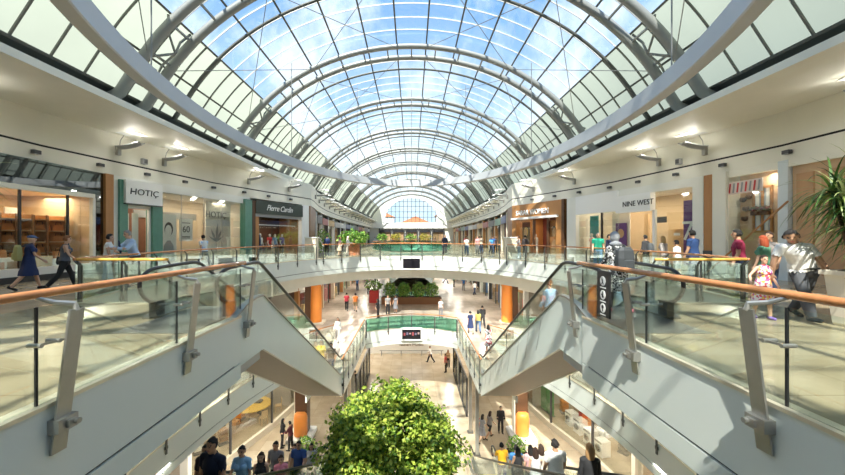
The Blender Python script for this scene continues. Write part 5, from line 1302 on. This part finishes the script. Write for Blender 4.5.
# ---------------------------------------------------------------- plants
def leaf_cloud(mb, pts, size, rnd, up=.4):
    for p in pts:
        d = Vector((rnd.gauss(0, 1), rnd.gauss(0, 1), rnd.gauss(0, 1)*.6-.25)).normalized(); l = size*rnd.uniform(.7, 1.3)
        s = d.cross(Vector((rnd.gauss(0, 1), rnd.gauss(0, 1), 1.2))).normalized()*l*.34; n = s.cross(d).normalized()*l*.10
        p = Vector(p); mb.add([p, p+d*l*.5+s+n, p+d*l, p+d*l*.5-s+n], [(0, 1, 2), (0, 2, 3)])
LEAF = island_mat('tree_leaves', [(.03, .08, .012), (.13, .25, .03), (.30, .42, .05), (.46, .56, .08), (.62, .66, .14)], .45, .35)
rd = random.Random(11)
tr = empty('atrium_tree', (-.72, 12.6, ZG), 0, 'big bright green leafy tree growing up through the middle of the atrium', 'tree')
CC = Vector((0, 0, 4.95)); mb = MB(); lumps = []
for i in range(150):
    a = rd.uniform(0, 2*PI); u = rd.uniform(-.75, 1); q = math.sqrt(max(0, 1-u*u)); r = rd.uniform(.78, 1.0)
    lumps.append((CC+Vector((math.cos(a)*q*2.25*r, math.sin(a)*q*2.1*r, u*2.05*r)), rd.uniform(.34, .58)))
lumps.append((CC+Vector((.35, 0, 2.15)), .42))
for i in range(40): lumps.append((CC+Vector((rd.gauss(0, 1.0), rd.gauss(0, 1.0), rd.gauss(0, .9))), .6))
for c, r in lumps:
    pts = []
    for j in range(150):
        d = Vector((rd.gauss(0, 1), rd.gauss(0, 1), rd.gauss(0, 1))).normalized(); pts.append(c+d*r*rd.uniform(.7, 1.1))
    leaf_cloud(mb, pts, .17, rd)
tr.scale = (.92, .92, 1.0)
fo = mb.build('foliage', LEAF, tr, fix=False)
BARK = mat('bark', (.12, .08, .05), .9, var=.3, scale=12)
MB().tube([(0, 0, .5), (.05, .02, 1.6), (-.03, 0, 2.8), (0, 0, 4.2), (.1, 0, 5.4)], [.16, .13, .12, .09, .04], 10).build('trunk', BARK, tr, smooth=True)
for i in range(8):
    a = i*.785; z0 = 2.6+.2*(i % 4); MB().tube([(0, 0, z0), (math.cos(a)*.7, math.sin(a)*.7, z0+.7), (math.cos(a)*1.5, math.sin(a)*1.4, z0+1.2+.3*(i % 3))], [.06, .045, .02], 7).build('branch', BARK, tr, smooth=True)
t = empty('tree_planter', (-.72, 12.6, ZG), 0, 'round stone planter at the foot of the big tree', 'planter')
MB().lathe([(.02, .05), (1.1, .05), (1.2, 0), (1.25, .55), (1.1, .55), (1.05, .45), (.02, .45)], n=28).build('bowl', M['stone'], t)

# strap-leaved plants in tall planters at both sides
STRAP = island_mat('strap_leaves', [(.02, .06, .012), (.05, .12, .02), (.12, .22, .04), (.28, .36, .10), (.42, .46, .20)], .4, .25)
def strap_plant(x, y, label, pot_label, seed, heads, h0=1.3, ln=1.0):
    rd = random.Random(seed)
    pt = empty('tall_planter', (x, y, 0), .1, pot_label, 'planter')
    mb = MB(); mb.loft([[(sx*q, sy*q, z) for sx, sy in ((-1, -1), (1, -1), (1, 1), (-1, 1))] for z, q in ((0, .22), (.05, .24), (.92, .31), (.92, .36), (1.0, .36), (1.0, .30), (.94, .30))]); mb.build('tapered_body', M['stone'], pt)
    MB().box(-.29, .29, -.29, .29, .88, .945).build('soil', M['soil'], pt)
    for s in (-1, 1): MB().box(s*.22-.02, s*.22+.02, -.32, -.27, .1, .9).build('corner_strip', M['dsteel'], pt)
    t = empty('strap_leaf_plant', (x, y, .945), 0, label, 'plant')
    lv = MB(); stems = []
    for (hx, hy, hz) in heads:
        stems.append([(hx*.2, hy*.2, -.0), (hx*.6, hy*.6, hz*.5), (hx, hy, hz)])
        for j in range(75):
            a = rd.uniform(0, 2*PI); e = rd.uniform(-.5, 1.35); L_ = ln*rd.uniform(.6, 1.15); w_ = .022
            d = Vector((math.cos(a)*math.cos(e), math.sin(a)*math.cos(e), math.sin(e))); p = Vector((hx, hy, hz)); sd = d.cross(Vector((0, 0, 1))).normalized()
            left = []; right = []; v = d.copy()
            for q in range(7):
                ww = w_*(1-(q/6)**2)+.002; left.append(p-sd*ww); right.append(p+sd*ww); p = p+v*(L_/6); v = (v+Vector((0, 0, -.20-.12*rd.random()))).normalized()
            n = len(left); lv.add(left+right, [(i, i+1, i+1+n, i+n) for i in range(n-1)])
    lv.build('leaves', STRAP, t, fix=False)
    for s in stems: MB().tube(s, [.035, .03, .022], 8).build('stem', BARK, t, smooth=True)
strap_plant(7.98, 6.3, 'tall plant with long drooping strap leaves beside the man in white', 'tall pale tapered planter beside the man in white', 5, [(-.1, .0, .85), (.15, .2, 1.25), (.35, -.1, 1.05), (-.15, .3, 1.5), (.4, .2, 1.5), (.2, 0, .55), (-.25, 0, 1.2)])
strap_plant(-8.25, 6.3, 'strap-leaved plant whose leaf tips show at the dark transom window', 'tall pale tapered planter in front of the dark transom window', 8, [(.0, 0, 1.0), (-.2, .2, 1.45), (.15, .1, 1.6), (-.3, 0, .8)], ln=.8)

# planters beyond the bridge and on the middle floor
BUSH = island_mat('bush_leaves', [(.05, .16, .02), (.14, .32, .04), (.28, .48, .07), (.46, .60, .14)], .5, .3)
def bush(name, x, y, z, rx, rz, label, n=500, m=None, size=.13, yl=None):
    rd = random.Random(int(x*31+y*7)); t = empty(name, (x, y, z), 0, label, 'plant'); mb = MB(); pts = []
    for i in range(n):
        d = Vector((rd.gauss(0, 1), rd.gauss(0, 1), rd.gauss(0, 1))).normalized()*rd.uniform(.75, 1.05)*(1+.15*math.sin(5*i)); pts.append((d.x*rx, d.y*rx, rz*.95+d.z*rz))
    leaf_cloud(mb, pts, size, rd); mb.build('foliage', m or BUSH, t, fix=False)
    MB().tube([(0, 0, 0), (0, 0, rz)], .04, 6).build('stem', BARK, t)
    return t
def box_planter(x, y, z, w_, d, h, m, label):
    t = empty('box_planter', (x, y, z), 0, label, 'planter')
    MB().bbox(-w_/2, w_/2, -d/2, d/2, 0, h, .03).build('trough', m, t); MB().box(-w_/2+.06, w_/2-.06, -d/2+.06, d/2-.06, h-.02, h+.01).build('soil', M['soil'], t)
box_planter(-5.35, 33.0, 0, 1.0, .8, .95, M['terracotta'], 'orange box planter just beyond the upper bridge')
bush('leafy_plant', -5.35, 33.0, .95, 1.25, .62, 'spreading bright green plant in the orange planter beyond the bridge', 700, size=.28)
BY = island_mat('golden_leaves', [(.20, .22, .03), (.45, .38, .05), (.60, .50, .08)], .5, .3)
for k, (x, y, m, lab) in enumerate(((-3.5, 81, BY, 'golden yellow plant, farther of the trough plants left of centre'), (-6.6, 80, BUSH, 'dark green trough plant at the far left of the second opening'), (3.2, 81, BY, 'golden plant at the far end, right of centre'), (-.2, 83, BUSH, 'round green plant on the centre line at the far end'))):
    box_planter(x, y, 0, 2.2, .8, .9, M['dark'], 'dark trough under the %s' % lab.split(',')[0]); bush('leafy_plant', x, y, .9, 1.2, .8, lab, 300, m, .35)
for k, x in enumerate((-2.35, -.95, .95, 2.35)):
    pass
box_planter(0, 38.2, ZM, 6.4, 1.1, .75, M['dwood'], 'long dark planter trough behind the green railing of the middle bridge')
for k, x in enumerate((-2.3, -.85, .75, 2.2)): bush('hedge_bush', x, 38.2, ZM+.75, .62, .78, 'clipped bright green bush in the long trough, %s from the left' % ORD[k] if False else 'clipped bright green bush in the long dark trough, %s of the four' % ORD[k], 650, size=.20)
box_planter(-4.1, 39.0, ZM, 1.0, .9, 1.35, M['red'], 'tall red planter at the left end of the hedge trough')
bush('leafy_plant', -4.1, 39.0, ZM+1.35, .9, .55, 'low spreading green plant in the tall red planter', 350, size=.22)
for s in (-1, 1):
    box_planter(s*6.0, 20.2, ZG, 1.2, .7, .45, M['lwhite'], 'low white planter in front of the %s square column' % ('left' if s < 0 else 'right'))
    bush('leafy_plant', s*6.0, 20.2, ZG+.45, .5, .4, 'small bright green plant by the %s square column' % ('left' if s < 0 else 'right'), 260, size=.16)
t = bush('leafy_plant', -9.2, 37.0, 0, .7, 1.2, 'upright green plant beside the farther shops on the left corner', 320, size=.25)
# ---------------------------------------------------------------- wall lamps, spots, vents
pl = M['lwhite']
def uplight(loc, rz, label):
    """wall at local y=0, room towards -y"""
    u = empty('wall_uplight', loc, rz, label, 'lamp', 'uplights on the upper walls')
    MB().bbox(-.09, .09, -.16, 0, -.28, .12, .015).build('bracket', M['steel'], u)
    MB().loft([[(x, -.2-q*1.1, .02+.16*q*q*1.2+z) for x, z in ((-.30+.1*q, .04), (0, -.05), (.30-.1*q, .04), (.28-.1*q, .07), (0, 0), (-.28+.1*q, .07))] for q in (0, .25, .5, .75, 1)]).build('lamp_wing', M['grey'], u)
    MB().tube([(0, -.14, .1), (0, -.2, .4), (0, -.38, .62)], .022, 6).build('arm', M['steel'], u)
    MB().loft([[(x, -.3-q*1.0, .66+.05*math.sin(q*PI)-.06*q+z) for x, z in ((-.34, 0), (.34, 0), (.34, .03), (-.34, .03))] for q in (0, .3, .6, 1)]).build('reflector_plate', pl, u)
    return u
up0 = None; spots = None
LP = []
for sg in (-1, 1):
    st = stations(PU, 4, 102, .1)
    P = [(p[0], p[1]) for p in st]
    def wall_pt(y):
        i = min(range(len(P)-1), key=lambda k: abs(P[k][1]-y)); a, b = Vector(P[i]), Vector(P[i+1]); t = (b-a).normalized()
        a = a+Vector((t.y, -t.x))*.06
        if sg < 0: return (a.x, a.y), math.atan2(t.y, t.x)
        return (-a.x, a.y), math.atan2(-t.y, t.x)*1 if False else math.atan2(t.y, -t.x)+PI
    sidew = 'green-pilaster' if sg < 0 else 'timber-shop'
    for k, y in enumerate([10.3, 16.4, 18.9, 25.4, 29.5]+list(np.arange(35, 100, 4.3))):
        p, rz = wall_pt(y)
        lab = 'winged grey uplight with white reflector on the %s side wall, %s from the camera' % (sidew, ORD[k] if k < 16 else 'nearly last')
        if k > 15: lab = 'farthest winged uplight with white reflector on the %s side wall, near the end window' % sidew if k == 16 else 'small distant uplight on the %s side wall, %d metres from the end' % (sidew, k)
        if up0 is None: up0 = uplight((*p, 5.68), rz, lab); o = up0
        else: o = copy_tree(up0, (*p, 5.68), rz, lab)
        d = Vector((math.sin(rz), -math.cos(rz)))
        if k < 12:
            pw = UPW*(1.4 if k < 5 else .9); area('uplight_lamp', (p[0]+d.x*1.0, p[1]+d.y*1.0, 6.29), .6, pw, (1, .97, .9), (math.radians(-38), 0, rz), .5)
            area('wing_lamp', (p[0]+d.x*1.05, p[1]+d.y*1.05, 5.95), .45, pw*.07, (1, .97, .9), (math.radians(180+25), 0, rz), .4)
    for k, y in enumerate(list(np.arange(8.5, 31, 2.35))):
        p, rz = wall_pt(y)
        lab = 'small black box downlight on the white frieze of the %s side, %s from the camera' % (sidew, ORD[k])
        if spots is None:
            spots = empty('frieze_downlight', (*p, 4.78), rz, lab, 'lamp', 'downlights on the frieze')
            MB().bbox(-.13, .13, -.16, 0, -.07, .07, .01).build('housing', M['dark'], spots); MB().box(-.10, .10, -.15, -.02, -.085, -.07).build('lens', M['steel'], spots)
        else: copy_tree(spots, (*p, 4.78), rz, lab)
    # pairs of floodlights in the gap between the cornice panels, and small square speakers
    for j, y in enumerate((14.45, 14.97)):
        x = sg*12.75
        t = empty('floodlight', (x, y, 6.62), 0, 'black floodlight below the arch feet, %s of the pair on the %s side' % (('nearer', 'farther')[j], sidew), 'lamp')
        MB().box(-.05, .05, -.05, .05, 0, .12).build('stem', M['dsteel'], t)
        MB().bar((-sg*-.15, 0, .2), (-sg*.3, -.05, .12), .36, .26).build('head', M['black'], t)
    p, rz = wall_pt(17.7)
    t = empty('wall_speaker', (*p, 5.38), rz, 'small grey box speaker on the wall between two uplights, %s side' % sidew, 'speaker')
    MB().bbox(-.13, .13, -.2, 0, -.14, .14, .02).build('cabinet', M['grey'], t); MB().box(-.10, .10, -.21, -.2, -.1, .1).build('grille', M['dark'], t)
    p, rz = wall_pt(27.2)
    t = empty('louver_vent', (sg*12.0, 27.6, 6.46), math.atan2(-.3, sg*-1)+PI/2 if False else (PI/2 if sg < 0 else -PI/2), 'slatted dark air vent between the cornice panels on the %s side' % sidew, 'vent')
    MB().box(-.8, .8, .0, .1, 0, 1.0).build('backing', M['black'], t)
    sl2 = None
    for i in range(7):
        if sl2 is None: sl2 = MB().bar((-.8, -.03, .08), (.8, -.03, .08), .10, .05, (0, .5, 1)).build('slat', M['gutter'], t)
        else: o = sl2.copy(); COL.objects.link(o); o.location.z = .14*i
    # added fill lights, without fittings, over the middle and ground walkways
    for y in (12, 18, 24): area('soffit_fill', (sg*9.0, y, ZM-.85), 1.0, 170, (1, .95, .86))
    for y in (26, 33, 42, 52, 62, 72): area('soffit_fill', (sg*6.8, y, -2.15), 1.0, 110, (1, .93, .82))
    for y in (10, 20): area('soffit_fill', (sg*10.6, y, -2.15), 1.0, 120, (1, .93, .82))
    for y in (34, 39): area('soffit_fill', (sg*4.5, y, ZM-.85), 1.5, 150, (1, .93, .82))

# ---------------------------------------------------------------- columns and pedestals
def clad_column(x, y, z0, z1, label):
    t = empty('clad_column', (x, y, z0), 0, label, 'column', kind='thing')
    s = 1 if x > 0 else -1
    MB().box(*sorted((s*.15, s*.75)), -.3, .5, 0, z1-z0).build('dark_core', M['brown'], t)
    mb = MB(); mb.loft([[(.46*math.cos(a)*(.9 if q > .9 else 1)-s*.12, .46*math.sin(a)-.1, (z1-z0)*q) for a in [2*PI*i/20 for i in range(20)]] for q in (0, .03, .5, .93, 1)]); mb.build('orange_casing', M['orange'], t, smooth=True)
    MB().bbox(-.62, .8, -.62, .62, 0, .12).build('base', M['stone'], t)
for s in (-1, 1):
    w_ = 'left' if s < 0 else 'right'
    clad_column(s*8.05, 29.6, ZM, -2.115, 'rounded orange column on the middle floor under the %s end of the bridge' % w_)
    t = empty('square_column', (s*6.95, 22.6, ZG), 0, 'dark brown square column with orange rounded guard on the %s of the ground floor' % w_, 'column', kind='thing')
    MB().bbox(-.38, .38, -.3, .45, 0, ZM-.8-ZG, .03).build('shaft', M['brown'], t)
    MB().box(-.47, -.40, -.2, .3, .2, ZM-.8-ZG).build('pale_strip', M['stone'], t)
    mb = MB(); mb.loft([[(.42*math.cos(a)*r, -.35+.38*math.sin(a)*r, z) for a in [2*PI*i/18 for i in range(18)]] for z, r in ((.25, .95), (.3, 1), (1.3, 1), (1.55, .9), (1.66, .6))]); mb.build('orange_guard', M['orange'], t, smooth=True)
    MB().bbox(-.75, .75, -.95, .75, 0, .24, .04).build('white_plinth', M['lwhite'], t)
    t = empty('stone_pedestal', (s*7.75, 27.6, 0), 0, 'pale stone block pedestal at the %s end of the bridge railing' % w_, 'pedestal')
    MB().bbox(-.42, .42, -.42, .42, 0, 1.55, .03).build('block', M['stone'], t); MB().bbox(-.47, .47, -.47, .47, 1.55, 1.63, .02).build('cap', M['white'], t)
    # slim steel posts under the platform edge
    for j, y in enumerate((20.6, 23.0)):
        t = empty('steel_post', (s*3.8, y, ZG), 0, 'slim steel post under the %s platform, %s row from the tree' % (w_, ORD[j]), 'post')
        MB().box(-.09, .09, -.09, .09, 0, ZM-.8-ZG).build('shaft', M['steel'], t); MB().box(-.18, .18, -.18, .18, 0, .04).build('foot_plate', M['dsteel'], t)
    t = empty('glass_partition', (s*3.9, 25, ZG), 0, 'dark framed glass partition on the ground floor under the %s platform' % w_, 'partition')
    mb = MB(); mb.box(-.05, .05, 0, 8, 0, .12); mb.box(-.05, .05, 0, 8, 2.6, 2.72)
    for y in np.arange(0, 8.1, 2): mb.box(-.05, .05, y-.05, y+.05, 0, 2.7)
    mb.build('frame', M['dark'], t); MB().box(-.01, .01, 0, 8, .12, 2.6).build('pane', M['dglass'], t)

# ---------------------------------------------------------------- screens and signs
def screen(x, y, z, w, h, label, pic=False):
    t = empty('wall_screen', (x, y, z), 0, label, 'screen')
    MB().bbox(-w/2-.12, w/2+.12, -.1, .1, -h/2-.12, h/2+.12, .02).build('bezel', M['lwhite'], t)
    MB().box(-w/2, w/2, -.12, -.1, -h/2, h/2).build('display', M['screen'], t)
    if pic:
        for i in range(6): MB().box(-w/2+.1+i*.22, -w/2+.25+i*.22, -.125, -.12, -.1+.05*(i % 3), .12+.04*(i % 2)).build('picture_patch', mat('screen_patch_%d' % (i % 3), [(.25, .05, .06), (.12, .10, .16), (.3, .2, .2)][i % 3], .4), t)
    return t
screen(0, 31.33, -.68, 1.5, .85, 'black screen in a white surround at the centre of the upper bridge fascia')
screen(0, 27.83, ZM-.46, 1.45, .75, 'dark screen showing a dim picture on the middle bridge fascia', True)
t = empty('safety_sign', (3.36, 6.2, .22), 0, 'black upright board with three white circular pictograms on the railing glass', 'sign')
MB().bbox(-.015, .015, -.2, .2, 0, .80, .005).build('board', M['black'], t)
def on_face(mb_fn): return mb_fn
for i, z in enumerate((.62, .38, .15)):
    d = MB().tube([(-.016, 0, z), (-.022, 0, z)], .082, 24).build('pictogram', M['lwhite'], t)
    q = MB()
    if i == 0: q.tube([(-.022, .02, z+.05), (-.026, .02, z+.05)], .014, 8); q.bar((-.024, .02, z+.035), (-.024, .0, z-.01), .03, .006, (1, 0, 0)); q.bar((-.024, 0, z-.01), (-.024, .03, z-.055), .014, .006, (1, 0, 0)); q.bar((-.024, 0, z-.01), (-.024, -.025, z-.055), .014, .006, (1, 0, 0))
    elif i == 1: q.tube([(-.022, .0, z+.045), (-.026, .0, z+.045)], .014, 8); q.bar((-.024, 0, z+.03), (-.024, 0, z-.05), .034, .006, (1, 0, 0)); q.bar((-.024, -.05, z-.04), (-.024, .05, z+.01), .012, .006, (1, 0, 0))
    else: q.tube([(-.022, 0, z+.02), (-.026, 0, z+.02)], .034, 14); q.bar((-.024, 0, z), (-.024, 0, z-.06), .02, .006, (1, 0, 0))
    q.build('pictogram_mark', M['black'], d)
    MB().box(-.02, -.016, -.09, .09, z-.125, z-.105).build('caption_line', M['lwhite'], t)
# white ground floor stand with dark lettering, bench rail in front
t = empty('display_stand', (0, 38.6, ZG), 0, 'long low white stand with dark lettering at the far end of the ground floor', 'stand')
MB().bbox(-4.6, 4.6, 0, .8, 0, 1.3, .03).build('body', M['lwhite'], t)
text('lettering', 'ısssıarı Mudio', .40, M['brown'], t, (.0, -.02, .95), sx=1.2)
t = empty('low_rail', (0, 37.9, ZG), 0, 'low grey rail in front of the white ground floor stand', 'rail')
MB().box(-3.4, 3.4, -.03, .03, .5, .56).build('top_bar', M['grey'], t)
for x in (-3.2, -1.1, 1.1, 3.2): MB().box(x-.04, x+.04, -.04, .04, 0, .5).build('post', M['grey'], t)
struct(MB().box(-18, 18, 46.5, 46.8, ZG, ZM-.8).build('wall_ground_far', M['white']))
struct(MB().box(-18, 18, 86, 86.3, ZM, -1.2).build('wall_middle_far', M['cream']))

# ---------------------------------------------------------------- the end wall: dark shops, white band, buildings outside
for k in range(5):
    x0 = -9.6+k*3.9
    unit((x0, 104.6), (x0+3.7, 104.6), 0, 3.9, 14, 'dark shopfront with black sign and dark piers under the end window, %s of five' % ORD[k], .35, 0, goods=False)
k = MB().box(-11.8, 11.8, 104.3, 104.9, 4.3, 5.9); trim(k, M['lwhite'])
for k, (x, w_, h_, z, c) in enumerate(((-11, 9, 12, -6, 'white'), (1.5, 11, 10, -6, 'stone'), (14, 9, 13, -6, 'white'))):
    t = empty('apartment_house', (x, 128+4*k, z), 0, '%s house with orange tiled roof seen through the end window' % ('white gabled', 'long stone coloured', 'tall white')[k], 'building')
    MB().box(-w_/2, w_/2, 0, 8, 0, h_+3).build('walls', M[c], t)
    MB().prism([(-w_/2-.4, h_+3), (w_/2+.4, h_+3), (0, h_+5.5)], 'y', -.4, 8.4).build('roof', M['terracotta'], t)
    for i in range(3):
        for j in range(4): MB().box(-w_/2+1+i*w_/3, -w_/2+2.2+i*w_/3, -.05, .02, 2+j*3, 3.6+j*3).build('window', M['dark'], t)
g = MB().box(-120, 120, 106, 300, -12.2, -12); struct(g.build('ground_outside', mat('ground_green', (.15, .18, .08), .9, var=.3)))
